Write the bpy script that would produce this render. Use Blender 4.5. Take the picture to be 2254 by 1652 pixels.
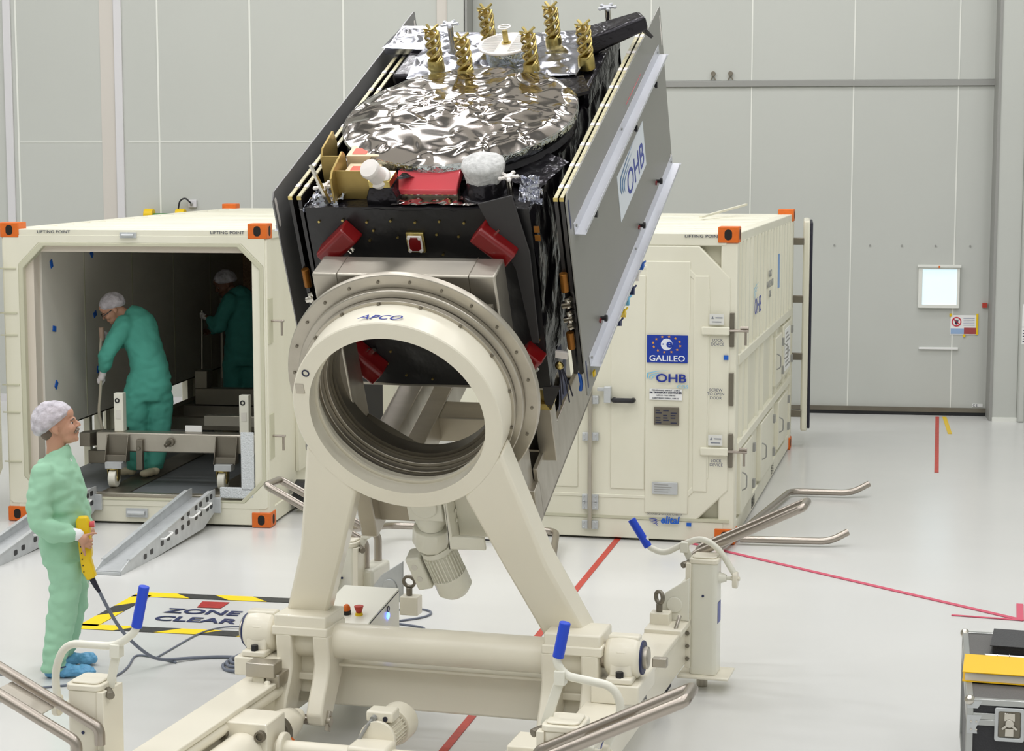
import bpy, bmesh, math, random
from math import sin, cos, pi, radians as R
from mathutils import Vector as V, Matrix as Mx, noise

for o in list(bpy.data.objects):
    bpy.data.objects.remove(o, do_unlink=True)
sc = bpy.context.scene
COL = sc.collection

# ------------------------------------------------------------------ camera
cd = bpy.data.cameras.new('camera')
cam = bpy.data.objects.new('camera', cd)
COL.objects.link(cam)
cam.location = (0, 0, 3.3)
cam.rotation_euler = (R(90 - 6.55), 0, 0)
cd.sensor_width = 36
cd.lens = 4200 / 2254 * 36
cd.clip_end = 200
sc.camera = cam

# ------------------------------------------------------------------ world, lamps, exposure
w = bpy.data.worlds.new('world'); sc.world = w
w.use_nodes = True
w.node_tree.nodes['Background'].inputs[0].default_value = (.8, .82, .85, 1)
w.node_tree.nodes['Background'].inputs[1].default_value = .3
sc.view_settings.view_transform = 'Standard'
sc.view_settings.look = 'None'
sc.view_settings.exposure = 0.02
sc.view_settings.gamma = 1
sc.view_settings.use_curve_mapping = False
CEIL = 11.0
LAMP_POWER = 98
for iy, ly in enumerate((-3, 1.0, 5.0, 9.0, 13.0, 17.0, 21.0)):
    for ix, lx in enumerate((-10.5, -6.3, -2.1, 2.1, 6.3)):
        ld = bpy.data.lights.new('ceiling_lamp_light', 'AREA')
        ld.shape = 'RECTANGLE'; ld.size = 1.7; ld.size_y = .16
        ld.energy = LAMP_POWER * (.8, .8, .8, 1.0, 1.05, 1.15, 1.2)[iy]
        ld.color = (.985, .985, 1.0)
        lo = bpy.data.objects.new('ceiling_lamp_light', ld)
        lo.location = (lx, ly, CEIL - .12)
        lo.rotation_euler = (0, 0, R(-8.4))
        COL.objects.link(lo)

# ------------------------------------------------------------------ helpers
def lin(c):
    return tuple(((x / 255) / 12.92 if x / 255 <= .04045 else ((x / 255 + .055) / 1.055) ** 2.4) for x in c)

def mat(name, rgb, rough=.5, metal=0.0, var=0.0, scale=6.0, rgb2=None, bump=0.0, bscale=60.0, coat=0.0,
        emit=0.0, stretch=None, rvar=0.0, alpha=1.0, trans=0.0, spec=None, aniso=None):
    m = bpy.data.materials.new(name); m.use_nodes = True
    nt = m.node_tree; b = nt.nodes['Principled BSDF']
    c = lin(rgb) + (1,)
    b.inputs['Base Color'].default_value = c
    b.inputs['Roughness'].default_value = rough
    b.inputs['Metallic'].default_value = metal
    if coat: b.inputs['Coat Weight'].default_value = coat
    if spec is not None: b.inputs['Specular IOR Level'].default_value = spec
    if emit:
        b.inputs['Emission Color'].default_value = c; b.inputs['Emission Strength'].default_value = emit
    if alpha < 1: b.inputs['Alpha'].default_value = alpha
    if trans: b.inputs['Transmission Weight'].default_value = trans
    if var or bump or rvar:
        tc = nt.nodes.new('ShaderNodeTexCoord'); mp = nt.nodes.new('ShaderNodeMapping')
        nt.links.new(tc.outputs['Object'], mp.inputs[0])
        if stretch: mp.inputs['Scale'].default_value = stretch
    if var or rvar:
        n = nt.nodes.new('ShaderNodeTexNoise'); n.inputs['Scale'].default_value = scale
        n.inputs['Detail'].default_value = 5
        nt.links.new(mp.outputs[0], n.inputs['Vector'])
        rp = nt.nodes.new('ShaderNodeMapRange'); rp.inputs[1].default_value = .35; rp.inputs[2].default_value = .7
        nt.links.new(n.outputs['Fac'], rp.inputs[0])
        if var:
            mx = nt.nodes.new('ShaderNodeMix'); mx.data_type = 'RGBA'
            c2 = lin(rgb2) if rgb2 else tuple(x * (1 - var) for x in c[:3])
            mx.inputs['A'].default_value = c; mx.inputs['B'].default_value = tuple(c2) + (1,)
            ml = nt.nodes.new('ShaderNodeMath'); ml.operation = 'MULTIPLY'; ml.inputs[1].default_value = 1 if not rgb2 else var
            nt.links.new(rp.outputs[0], ml.inputs[0]); nt.links.new(ml.outputs[0], mx.inputs['Factor'])
            nt.links.new(mx.outputs['Result'], b.inputs['Base Color'])
        if rvar:
            r2 = nt.nodes.new('ShaderNodeMapRange')
            r2.inputs[3].default_value = max(0, rough - rvar); r2.inputs[4].default_value = min(1, rough + rvar)
            nt.links.new(n.outputs['Fac'], r2.inputs[0]); nt.links.new(r2.outputs[0], b.inputs['Roughness'])
    if bump:
        n2 = nt.nodes.new('ShaderNodeTexNoise'); n2.inputs['Scale'].default_value = bscale; n2.inputs['Detail'].default_value = 3
        nt.links.new(mp.outputs[0], n2.inputs['Vector'])
        bp = nt.nodes.new('ShaderNodeBump'); bp.inputs['Strength'].default_value = bump; bp.inputs['Distance'].default_value = .02
        nt.links.new(n2.outputs['Fac'], bp.inputs['Height']); nt.links.new(bp.outputs[0], b.inputs['Normal'])
    return m

K = {}
K['wall'] = mat('wall_panel', (192, 194, 188), .6, var=.03, scale=.5)
K['wall2'] = mat('wall_panel_pink', (206, 200, 192), .6)
K['wall_seam'] = mat('wall_seam', (228, 229, 222), .5)
K['walltrim'] = mat('wall_trim', (214, 212, 214), .5)
K['ceil'] = mat('ceiling', (216, 212, 208), .8)
K['beam'] = mat('ceiling_reflection_band', (112, 112, 112), .6)  # dark tone for the unseen ceiling bands added for the foil to reflect
K['floor'] = mat('epoxy_floor', (213, 213, 210), .22, var=.05, scale=.7, rgb2=(209, 203, 196), rvar=.07, spec=.5)
K['white'] = mat('cream_white_paint', (236, 230, 212), .3, var=.02, scale=3, coat=.15)
K['white2'] = mat('cold_white_paint', (230, 228, 214), .32, coat=.15)
K['cream'] = mat('container_cream_paint', (230, 227, 209), .42, var=.35, scale=1.6, rgb2=(205, 201, 176), stretch=(1, 1, .35))
K['cream_d'] = mat('container_groove', (198, 196, 172), .5)
K['orange'] = mat('orange_paint', (222, 108, 22), .5, var=.3, scale=14, rgb2=(180, 70, 16))
K['dark'] = mat('dark_void', (26, 22, 18), .8)
K['black'] = mat('black_plastic', (22, 22, 26), .4)
K['rubber'] = mat('black_rubber', (30, 30, 46), .6)
K['blue'] = mat('blue_grip', (24, 70, 205), .35)
K['btape'] = mat('blue_tape', (20, 92, 190), .5)
K['steel'] = mat('stainless_tube', (172, 163, 153), .3, .95)
K['alu'] = mat('milled_aluminium', (190, 184, 172), .38, .9, var=.3, scale=3.5, rvar=.15, stretch=(1, 3, 1), rgb2=(150, 143, 130))
K['alu_d'] = mat('dark_aluminium', (134, 128, 116), .45, .85, var=.4, scale=2.2, rvar=.1, rgb2=(96, 90, 78))
K['zinc'] = mat('galvanised_steel', (200, 203, 204), .42, .3, var=.12, scale=9, rvar=.1)
K['chrome'] = mat('chrome', (205, 200, 190), .15, 1.0)
K['plate'] = mat('grey_cover_plate', (145, 144, 138), .38, .35, var=.04, scale=2)
K['plate_in'] = mat('cover_inner_face', (142, 141, 140), .42, .35)
K['angle'] = mat('bright_angle_profile', (206, 208, 214), .32, .35)
K['lino'] = mat('container_floor_mat', (112, 116, 118), .6, var=.2, scale=3)
K['contwall'] = mat('container_lining', (220, 216, 206), .6, var=.05, scale=1.5)
K['red'] = mat('red_paint_line', (196, 66, 52), .5, var=.2, scale=20)
K['pink'] = mat('pink_red_tape', (206, 84, 108), .5)
K['yellow'] = mat('yellow_paint', (246, 212, 8), .5)
K['yel2'] = mat('yellow_plastic', (234, 196, 10), .4)
K['yel3'] = mat('yellow_folder', (240, 190, 8), .5)
K['blackp'] = mat('black_floor_paint', (44, 46, 48), .5, var=.9, scale=38, rgb2=(66, 66, 60))
K['paper'] = mat('paper', (236, 236, 234), .7)
K['ink'] = mat('ink', (40, 44, 70), .6)
K['grey'] = mat('grey_paint', (150, 150, 146), .5)
K['cable'] = mat('grey_cable', (108, 114, 128), .45)
K['navy'] = mat('navy', (32, 42, 84), .5)

class MB:
    """collects shapes into one mesh; self.m is applied to everything added"""
    def __init__(s, m=None):
        s.v = []; s.f = []; s.mi = []; s.m = m or Mx.Identity(4)
    def add(s, vs, fs, mi=0):
        k = len(s.v)
        s.v += [tuple(s.m @ V(p)) for p in vs]
        s.f += [tuple(i + k for i in f) for f in fs]
        s.mi += [mi] * len(fs)
        return s
    def box(s, c, d, rot=None, mi=0):
        x, y, z = (q / 2 for q in d)
        P = [V((i * x, j * y, k * z)) for k in (-1, 1) for j in (-1, 1) for i in (-1, 1)]
        if rot is not None: P = [rot @ p for p in P]
        P = [p + V(c) for p in P]
        return s.add(P, [(0, 2, 3, 1), (4, 5, 7, 6), (0, 1, 5, 4), (2, 6, 7, 3), (0, 4, 6, 2), (1, 3, 7, 5)], mi)
    def bx(s, x0, x1, y0, y1, z0, z1, mi=0):
        return s.box(((x0 + x1) / 2, (y0 + y1) / 2, (z0 + z1) / 2), (abs(x1 - x0), abs(y1 - y0), abs(z1 - z0)), None, mi)
    def fr(s, p0, p1, up=(0, 0, 1)):
        d = (V(p1) - V(p0)); L = d.length; d.normalize(); u = V(up)
        if abs(d.dot(u)) > .98: u = V((0, 1, 0)) if abs(d.y) < .9 else V((1, 0, 0))
        a = d.cross(u).normalized(); b = a.cross(d).normalized()
        return d, a, b, L
    def beam(s, p0, p1, wd, h, up=(0, 0, 1), mi=0, w1=None, h1=None):
        d, a, b, L = s.fr(p0, p1, up); w1 = wd if w1 is None else w1; h1 = h if h1 is None else h1
        P = []
        for p, ww, hh in ((V(p0), wd, h), (V(p1), w1, h1)):
            P += [p - a * ww / 2 - b * hh / 2, p + a * ww / 2 - b * hh / 2, p + a * ww / 2 + b * hh / 2, p - a * ww / 2 + b * hh / 2]
        return s.add(P, [(0, 1, 2, 3), (7, 6, 5, 4), (0, 4, 5, 1), (1, 5, 6, 2), (2, 6, 7, 3), (3, 7, 4, 0)], mi)
    def cyl(s, p0, p1, r0, r1=None, n=24, mi=0, caps=True):
        r1 = r0 if r1 is None else r1
        d, a, b, L = s.fr(p0, p1)
        P = [V(p) + (a * cos(2 * pi * i / n) + b * sin(2 * pi * i / n)) * r for p, r in ((p0, r0), (p1, r1)) for i in range(n)]
        F = [(i, (i + 1) % n, n + (i + 1) % n, n + i) for i in range(n)]
        if caps: F += [tuple(range(n - 1, -1, -1)), tuple(range(n, 2 * n))]
        return s.add(P, F, mi)
    def tube(s, pts, r, n=10, mi=0, closed=False, caps=True):
        pts = [V(p) for p in pts]; N = len(pts); rr = r if isinstance(r, (list, tuple)) else [r] * N
        P = []; u = None
        for i, p in enumerate(pts):
            if closed: d = pts[(i + 1) % N] - pts[i - 1]
            else: d = pts[min(i + 1, N - 1)] - pts[max(i - 1, 0)]
            d.normalize()
            if u is None:
                u = V((0, 0, 1)) if abs(d.z) < .9 else V((1, 0, 0))
            a = d.cross(u).normalized(); b = a.cross(d).normalized(); u = b
            P += [p + (a * cos(2 * pi * k / n) + b * sin(2 * pi * k / n)) * rr[i] for k in range(n)]
        F = []
        for i in range(N if closed else N - 1):
            j = (i + 1) % N
            F += [(i * n + k, i * n + (k + 1) % n, j * n + (k + 1) % n, j * n + k) for k in range(n)]
        if not closed and caps: F += [tuple(range(n - 1, -1, -1)), tuple(range((N - 1) * n, N * n))]
        return s.add(P, F, mi)
    def lathe(s, prof, o=(0, 0, 0), ax=(0, 0, 1), n=32, mi=0, closed=False):
        """prof: (radius, height along ax)"""
        d = V(ax).normalized(); u = V((1, 0, 0)) if abs(d.x) < .9 else V((0, 1, 0))
        a = d.cross(u).normalized(); b = d.cross(a).normalized()
        P = [V(o) + d * h + (a * cos(2 * pi * k / n) + b * sin(2 * pi * k / n)) * max(r, 1e-5) for r, h in prof for k in range(n)]
        N = len(prof); F = []
        for i in range(N if closed else N - 1):
            j = (i + 1) % N
            F += [(i * n + k, i * n + (k + 1) % n, j * n + (k + 1) % n, j * n + k) for k in range(n)]
        if not closed:
            if prof[0][0] > 1e-4: F.append(tuple(range(n - 1, -1, -1)))
            if prof[-1][0] > 1e-4: F.append(tuple(range((N - 1) * n, N * n)))
        return s.add(P, F, mi)
    def prism(s, poly, o, ux, uy, dep, mi=0):
        ux = V(ux); uy = V(uy); dep = V(dep); n = len(poly)
        P = [V(o) + ux * x + uy * y for x, y in poly]; P += [p + dep for p in P]
        F = [tuple(range(n)), tuple(range(2 * n - 1, n - 1, -1))] + [(i, i + n, (i + 1) % n + n, (i + 1) % n) for i in range(n)]
        return s.add(P, F, mi)
    def ringp(s, outer, inner, o, ux, uy, dep, mi=0):
        """prism with one hole; both loops have the same number of points"""
        ux = V(ux); uy = V(uy); dep = V(dep); n = len(outer)
        A = [V(o) + ux * x + uy * y for x, y in outer]; B = [V(o) + ux * x + uy * y for x, y in inner]
        P = A + B + [p + dep for p in A] + [p + dep for p in B]; F = []
        for i in range(n):
            j = (i + 1) % n
            F += [(i, j, n + j, n + i), (2 * n + i, 3 * n + i, 3 * n + j, 2 * n + j), (i, 2 * n + i, 2 * n + j, j), (n + i, n + j, 3 * n + j, 3 * n + i)]
        return s.add(P, F, mi)
    def ell(s, c, r, n=16, rot=None, mi=0):
        P = []; m = n // 2
        for i in range(m + 1):
            t = pi * i / m
            for k in range(n):
                p = V((r[0] * sin(t) * cos(2 * pi * k / n), r[1] * sin(t) * sin(2 * pi * k / n), r[2] * cos(t)))
                if rot is not None: p = rot @ p
                P.append(p + V(c))
        F = [(i * n + k, i * n + (k + 1) % n, (i + 1) * n + (k + 1) % n, (i + 1) * n + k) for i in range(m) for k in range(n)]
        return s.add(P, F, mi)
    def build(s, name, mats, parent=None, bevel=0, ang=35, seg=2, sub=0, remesh=0, smooth=0, flat=False):
        me = bpy.data.meshes.new(name)
        me.from_pydata(s.v, [], s.f)
        if len(me.polygons) == len(s.mi): me.polygons.foreach_set('material_index', s.mi)
        bm = bmesh.new(); bm.from_mesh(me)
        bmesh.ops.remove_doubles(bm, verts=bm.verts, dist=1e-5)
        bmesh.ops.dissolve_degenerate(bm, edges=bm.edges, dist=1e-6)
        bmesh.ops.recalc_face_normals(bm, faces=bm.faces)
        bm.to_mesh(me); bm.free()
        if not isinstance(mats, (list, tuple)): mats = [mats]
        for m_ in mats: me.materials.append(K[m_] if isinstance(m_, str) else m_)
        if not flat:
            me.shade_smooth(); me.set_sharp_from_angle(angle=R(ang))
        o = bpy.data.objects.new(name, me); COL.objects.link(o)
        if parent is not None: o.parent = parent
        if remesh:
            q = o.modifiers.new('remesh', 'REMESH'); q.mode = 'VOXEL'; q.voxel_size = remesh; q.use_smooth_shade = True
        if smooth:
            q = o.modifiers.new('smooth', 'SMOOTH'); q.iterations = smooth; q.factor = .6
        if bevel:
            q = o.modifiers.new('bevel', 'BEVEL'); q.width = bevel; q.segments = seg; q.limit_method = 'ANGLE'; q.angle_limit = R(40)
            q.harden_normals = False
        if sub:
            q = o.modifiers.new('sub', 'SUBSURF'); q.levels = sub; q.render_levels = sub
        return o

def tag(o, label=None, cat=None, group=None, kind=None):
    if label: o['label'] = label
    if cat: o['category'] = cat
    if group: o['group'] = group
    if kind: o['kind'] = kind
    return o

def thing(name, label, cat, m=None, group=None):
    o = bpy.data.objects.new(name, None); COL.objects.link(o)
    o.empty_display_size = .1
    if m is not None: o.matrix_world = m
    return tag(o, label, cat, group)

def frame(loc, yaw, tilt=0):
    return Mx.Translation(loc) @ Mx.Rotation(R(-yaw), 4, 'Z') @ Mx.Rotation(R(tilt), 4, 'X')

def fillet(pts, rad, n=6):
    pts = [V(p) for p in pts]; out = [pts[0]]
    for i in range(1, len(pts) - 1):
        a, b, c = pts[i - 1], pts[i], pts[i + 1]
        r = min(rad, (a - b).length * .49, (c - b).length * .49)
        p, q = b + (a - b).normalized() * r, b + (c - b).normalized() * r
        for k in range(n + 1):
            t = k / n
            out.append(p * (1 - t) ** 2 + b * 2 * t * (1 - t) + q * t * t)
    return out + [pts[-1]]

def text(body, size, m, material, name, parent, depth=.002, align='CENTER', bold=0, sx=1, shear=0):
    """raised lettering in the local plane of m (x right, y up)"""
    cu = bpy.data.curves.new(name, 'FONT'); cu.body = body; cu.size = size
    cu.align_x = align; cu.align_y = 'CENTER'; cu.extrude = depth; cu.offset = bold; cu.resolution_u = 3; cu.shear = shear
    t = bpy.data.objects.new(name, cu); COL.objects.link(t)
    dg = bpy.context.evaluated_depsgraph_get()
    me = bpy.data.meshes.new_from_object(t.evaluated_get(dg))
    bpy.data.objects.remove(t, do_unlink=True)
    me.transform(m @ Mx.Diagonal((sx, 1, 1, 1)))
    me.materials.clear(); me.materials.append(K[material] if isinstance(material, str) else material)
    o = bpy.data.objects.new(name, me); COL.objects.link(o)
    if parent is not None: o.parent = parent
    return o

def plane_m(o, ux, uy):
    ux = V(ux).normalized(); uy = V(uy).normalized(); n = ux.cross(uy)
    return Mx(((ux.x, uy.x, n.x, o[0]), (ux.y, uy.y, n.y, o[1]), (ux.z, uy.z, n.z, o[2]), (0, 0, 0, 1)))

def rrect(x0, x1, y0, y1, r, n=5):
    out = []
    for cx, cy, a0 in ((x1 - r, y1 - r, 0), (x0 + r, y1 - r, 90), (x0 + r, y0 + r, 180), (x1 - r, y0 + r, 270)):
        for k in range(n + 1):
            a = R(a0 + 90 * k / n); out.append((cx + r * cos(a), cy + r * sin(a)))
    return out
# ================================================================== the room
MW = frame((6.06, 24.2, 0), 8.4)          # local x along the rear wall, y away, z up; origin: right foot of the sliding door
def struct(name, mb, m, parent=None, **k):
    o = mb.build(name, m, parent, **k); o['kind'] = 'structure' if parent is None else 'structure'
    if parent is not None: del o['kind']
    return o
b = MB(MW); b.bx(-19, 6, -31, 2, -.1, 0); struct('floor', b, 'floor')
b = MB(MW); b.bx(-19, 6, -31, 2, CEIL, CEIL + .1); struct('ceiling', b, 'ceil')
b = MB(MW); b.bx(-19.1, -19, -31, 2, 0, CEIL); struct('wall_left', b, 'wall')
for k in range(9):                     # unseen dark ceiling bands, added to vary the foil reflections
    b = MB(MW); b.bx(-19, 6, -29.4 + k * 3.7, -28.2 + k * 3.7, CEIL - .1, CEIL - .002); struct('trim_%d' % (20 + k), b, 'beam')
for k in range(4):  # lengthwise bands, also unseen and added only to break up foil reflections
    b = MB(MW); b.bx(-16.4 + k * 6.2, -15.7 + k * 6.2, -31, 2, CEIL - .11, CEIL - .003); struct('trim_%d' % (30 + k), b, 'beam')
b = MB(MW); b.bx(5.9, 6, -31, 2, 0, CEIL); struct('wall_right', b, 'wall')
b = MB(MW); b.bx(-19, 6, -31.1, -31, 0, CEIL); struct('wall_front', b, 'wall')
# rear wall: left of the door, right of it and above the door opening (door panel is set back)
b = MB(MW)
b.bx(-19, -6.66, -.4, .5, 0, CEIL)
b.bx(.0, 6, -.4, .5, 0, CEIL)
b.bx(-6.66, 0, .25, .5, 0, CEIL)
wb = struct('wall_back', b, 'wall', bevel=.006)
# thin light joints between the wall panels
for sx in (-17.1, -15.9, -14.6, -13.35, -12.72, -10.77, -9.52, -8.27):
    b = MB(MW); b.bx(sx - .012, sx + .012, -.406, -.398, 0, CEIL); struct('trim_1', b, 'wall_seam')
for x0, x1 in ((-12.7, -11.45), (-11.2, -6.95)):
    b = MB(MW); b.bx(x0, x1, -.404, -.398, 3.48, 3.495); struct('trim_2', b, 'wall_seam')
for sx, wdt in ((-12.84, .11), (-11.31, .11)):
    b = MB(MW); b.bx(sx - wdt / 2, sx + wdt / 2, -.43, -.398, 0, CEIL); struct('trim_3', b, 'walltrim', bevel=.01)
b = MB(MW); b.bx(-11.56, -11.37, -.405, -.398, 0, CEIL); struct('trim_4', b, 'wall2')
b = MB(MW); b.bx(-7.04, -6.9, -.42, -.398, 0, CEIL); struct('trim_5', b, 'wall2', bevel=.004)
b = MB(MW); b.bx(-6.9, -6.68, -.45, -.398, 0, CEIL); struct('trim_6', b, 'wall', bevel=.01)
b = MB(MW); b.bx(-6.665, -6.64, -.46, .05, 0, CEIL); struct('trim_7', b, K['grey'])
# right pillar casing
b = MB(MW); b.bx(.02, .33, -.47, -.39, 0, CEIL); struct('trim_8', b, 'wall', bevel=.006)
b = MB(MW); b.bx(.33, .42, -.56, -.39, 0, CEIL); struct('trim_9', b, 'wall', bevel=.02)
b = MB(MW); b.bx(-.005, .03, -.48, .0, 0, CEIL); struct('trim_10', b, 'grey')
b = MB(MW); b.bx(.03, .6, -.5, -.4, 0, .05); struct('baseboard_right', b, 'wall_seam')
b = MB(MW); b.bx(-19, -6.66, -.42, -.4, 0, .1); struct('baseboard_left', b, 'walltrim')
# ---- big sliding door
d = thing('door_1', None, None, MW); d['kind'] = 'structure'
b = MB(); b.bx(-6.64, .02, 0, .2, .09, 4.18); b.build('door_panel', 'wall', d, bevel=.004)
b = MB(); b.bx(-6.64, .02, -.01, .2, 4.26, CEIL); b.build('upper_panel', 'wall', d, bevel=.004)
b = MB(); b.bx(-6.64, .02, -.03, .15, 4.18, 4.26); b.build('door_rail', K['grey'], d, bevel=.006)
b = MB(); b.bx(-6.64, .02, -.04, .2, .045, .1); b.build('bottom_rail', 'alu_d', d)
b = MB(); b.bx(-6.64, .02, -.03, .2, .005, .05); b.build('rubber_seal', 'black', d)
for sx in (-5.6, -4.32, -3.03, -1.745, -.445):
    b = MB(); b.bx(sx - .008, sx + .008, -.004, .01, .1, 4.18); b.build('panel_joint', 'wall_seam', d)
    b = MB(); b.bx(sx - .008, sx + .008, -.014, .0, 4.26, CEIL); b.build('panel_joint', 'wall_seam', d)
for sx in (-1.95, -1.5, -1.1, -.68, -.25):
    b = MB(); b.cyl((sx, .005, 2.17), (sx, -.012, 2.17), .012, n=10); b.build('rivet', 'grey', d)
for sx in (-3.52, -3.3):
    b = MB(); b.beam((sx - .03, -.02, 4.27), (sx, -.02, 4.33), .02, .012); b.beam((sx + .03, -.02, 4.27), (sx, -.02, 4.33), .02, .012)
    b.cyl((sx, 0, 4.35), (sx, -.05, 4.35), .03, n=12); b.build('rail_bolt', 'alu_d', d)
b = MB(); b.bx(-.86, -.37, -.03, 0, .85, .875); b.build('tape_strip', 'paper', d)
b = MB(); b.bx(-.08, -.02, -.03, 0, 1.39, 1.45); b.build('red_tag', K['red'], d)
b = MB(); b.bx(-.17, -.04, -.006, 0, .115, .155); b.build('maker_plate', 'paper', d)
t = text('C E', .04, plane_m((-.135, -.008, .135), (1, 0, 0), (0, 0, 1)), 'ink', 'lettering', d, .0005)
# small window in the door
wn = thing('window_1', None, None, MW); wn['kind'] = 'structure'
b = MB(); b.ringp(rrect(-.885, -.37, 1.38, 1.92, .01), rrect(-.835, -.405, 1.425, 1.875, .005), (0, -.05, 0), (1, 0, 0), (0, 0, 1), (0, .06, 0)); b.build('window_frame', 'wall_seam', wn, bevel=.004)
K['win'] = mat('daylight_pane', (205, 226, 236), .3, emit=.72)
b = MB(); b.bx(-.84, -.4, -.03, -.015, 1.42, 1.88); b.build('pane', 'win', wn)
b = MB(); b.bx(-.9, -.355, -.07, -.03, 1.895, 1.93); b.build('window_top_bar', 'wall_seam', wn, bevel=.004)
b = MB(); b.cyl((-.63, -.05, 1.905), (-.63, -.075, 1.905), .014, n=10); b.build('window_latch', 'orange', wn)
# notice on the door
n = thing('safety_notice', 'white no-touching notice taped to the grey door below the small window', 'sign', MW)
b = MB(); b.bx(-.47, -.14, -.008, -.002, 1.04, 1.29); b.build('sheet', 'paper', n)
b = MB(); b.bx(-.465, -.3, -.011, -.008, 1.05, 1.12); b.build('blue_field', K['contwall'] if False else mat('pale_blue', (150, 178, 214), .6), n)
b = MB(); b.bx(-.3, -.15, -.011, -.008, 1.05, 1.13); b.build('red_field', mat('brick_red', (164, 70, 72), .6), n)
b = MB(); b.lathe([(.048, 0), (.062, 0), (.062, .004), (.048, .004)], (-.395, -.008, 1.205), (0, -1, 0), 28, closed=True)
b.beam((-.44, -.011, 1.245), (-.35, -.011, 1.165), .004, .014); b.build('prohibition_ring', mat('sign_red', (200, 40, 60), .5), n)
b = MB(); b.ell((-.395, -.009, 1.19), (.02, .003, .022), 10)
for k in range(5): b.cyl((-.41 + k * .0075, -.01, 1.19), (-.416 + k * .0105, -.01, 1.232), .0035, n=6)
b.build('hand_symbol', 'ink', n)
b = MB()
for k in range(5): b.bx(-.31, -.17, -.011, -.008, 1.16 + k * .022, 1.166 + k * .022)
b.build('text_line', mat('soft_ink', (150, 156, 180), .6), n)
b = MB()
b.bx(-.485, -.455, -.012, -.002, 1.27, 1.31); b.bx(-.15, -.125, -.012, -.002, 1.04, 1.31); b.bx(-.31, -.28, -.012, -.002, 1.01, 1.045)
b.build('yellow_tape', 'yel2', n)
# papers on the right pillar
for nm, z0, z1, lb in (('paper_notice', 2.28, 2.5, 'small white card high on the right-hand pillar'), ('paper_notice', 1.2, 1.48, 'upper of the two white sheets low on the right-hand pillar'), ('paper_notice', .98, 1.19, 'lower of the two white sheets low on the right-hand pillar, with printed lines')):
    n = thing(nm, lb, 'notice', MW)
    b = MB(); b.bx(.355, .415, -.566, -.56, z0, z1); b.build('sheet', 'paper', n)
    if z0 < 1:
        b = MB()
        for k in range(5): b.bx(.365, .405, -.568, -.566, z0 + .03 + k * .034, z0 + .04 + k * .034)
        b.build('text_line', 'ink', n)
# wall socket and cable with the lamp lying on the left container's roof
n = thing('wall_socket', 'small grey socket plate on the rear wall above the open container', 'socket', MW)
b = MB(); b.bx(-10.38, -10.27, -.45, -.402, 2.63, 2.73); b.build('socket_box', 'walltrim', n, bevel=.006)
b = MB(); b.cyl((-10.33, -.45, 2.68), (-10.33, -.48, 2.665), .018, n=10); b.build('plug', 'grey', n)

# ---- lamps under the ceiling: housings
for iy, ly in enumerate((-3, 1.0, 5.0, 9.0, 13.0, 17.0, 21.0)):
    for ix, lx in enumerate((-10.5, -6.3, -2.1, 2.1, 6.3)):
        m = Mx.Translation((lx, ly, CEIL)) @ Mx.Rotation(R(-8.4), 4, 'Z')
        if iy + ix == 0:
            l0 = thing('ceiling_lamp', 'long white ceiling lamp high above the hall', 'lamp', m, 'ceiling lamps out of view')
            b = MB(); b.bx(-.95, .95, -.16, .16, -.1, 0); hb = b.build('lamp_housing', 'walltrim', l0)
        else:
            o = l0.copy(); COL.objects.link(o); o.matrix_world = m
            h = hb.copy(); COL.objects.link(h); h.parent = o

# ---- floor markings
def strip(p0, p1, wd, name, m, z=.003):
    b = MB(); b.beam((p0[0], p0[1], z), (p1[0], p1[1], z), wd, .004); return b.build(name, m)
tag(strip((.94, 16.4), (-.7, 8.9), .05, 'floor_line', 'red'), 'long straight orange-red line running under the trolley towards the container', 'floor marking')
tag(strip((5.42, 24.1), (4.46, 19.8), .045, 'floor_line', 'red'), 'short red line at the foot of the grey sliding door', 'floor marking')
tag(strip((5.51, 24.1), (5.24, 22.6), .05, 'floor_tape', 'yel2'), 'short yellow tape strip beside the red line at the sliding door', 'tape')
tag(strip((1.5, 16.15), (3.66, 13.36), .05, 'floor_line', 'pink', .004), 'long pink tape line slanting from the closed container to the corner mark', 'floor marking')
tag(strip((3.18, 13.52), (3.66, 13.36), .028, 'floor_line', 'pink', .005), 'thin pink line running left from the corner mark', 'floor marking')
tag(strip((3.765, 13.86), (3.635, 13.36), .05, 'corner_mark', 'pink', .006), 'short wide pink block forming the corner mark on the floor', 'floor marking')

# painted warning zone: corners on the floor
zc = [V((-3.09, 13.13)), V((-2.84, 14.26)), V((-.9, 13.92)), V((-1.08, 12.75))]
zn = thing('painted_zone', 'black and yellow striped rectangle with lettering painted on the floor', 'floor marking')
xa = (zc[3] - zc[0]).normalized(); ya = V((-xa.y, xa.x))
OW = .14
def stripeband(p0, p1, inward, nm):
    d = (p1 - p0); L = d.length; d = d.normalized(); nrm = inward.normalized()
    by = MB(); bb = MB(); s = 0; k = 0; slant = OW * 1.1
    step = .30
    while s < L:
        e = min(s + step, L)
        def q(t, h): 
            tt = min(max(t, 0), L); mt = h
            return (*(p0 + d * tt + nrm * h), .004)
        poly = [q(s, 0), q(e, 0), q(e + slant if e < L else e, OW), q(s + slant if s > 0 else s, OW)]
        tgt = bb if k % 2 else by
        tgt.add([*(poly)], [(0, 1, 2, 3)])
        s = e; k += 1
    by.build(nm + 'yellow_stripes', 'yellow', zn); bb.build(nm + 'black_stripes', 'blackp', zn)
stripeband(zc[0], zc[3], ya, ''); stripeband(zc[1], zc[2], -ya, '')
stripeband(zc[0] + (zc[1] - zc[0]) * .08, zc[1] - (zc[1] - zc[0]) * .08, xa, '')
stripeband(zc[3] + (zc[2] - zc[3]) * .08, zc[2] - (zc[2] - zc[3]) * .08, -xa, '')
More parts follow.
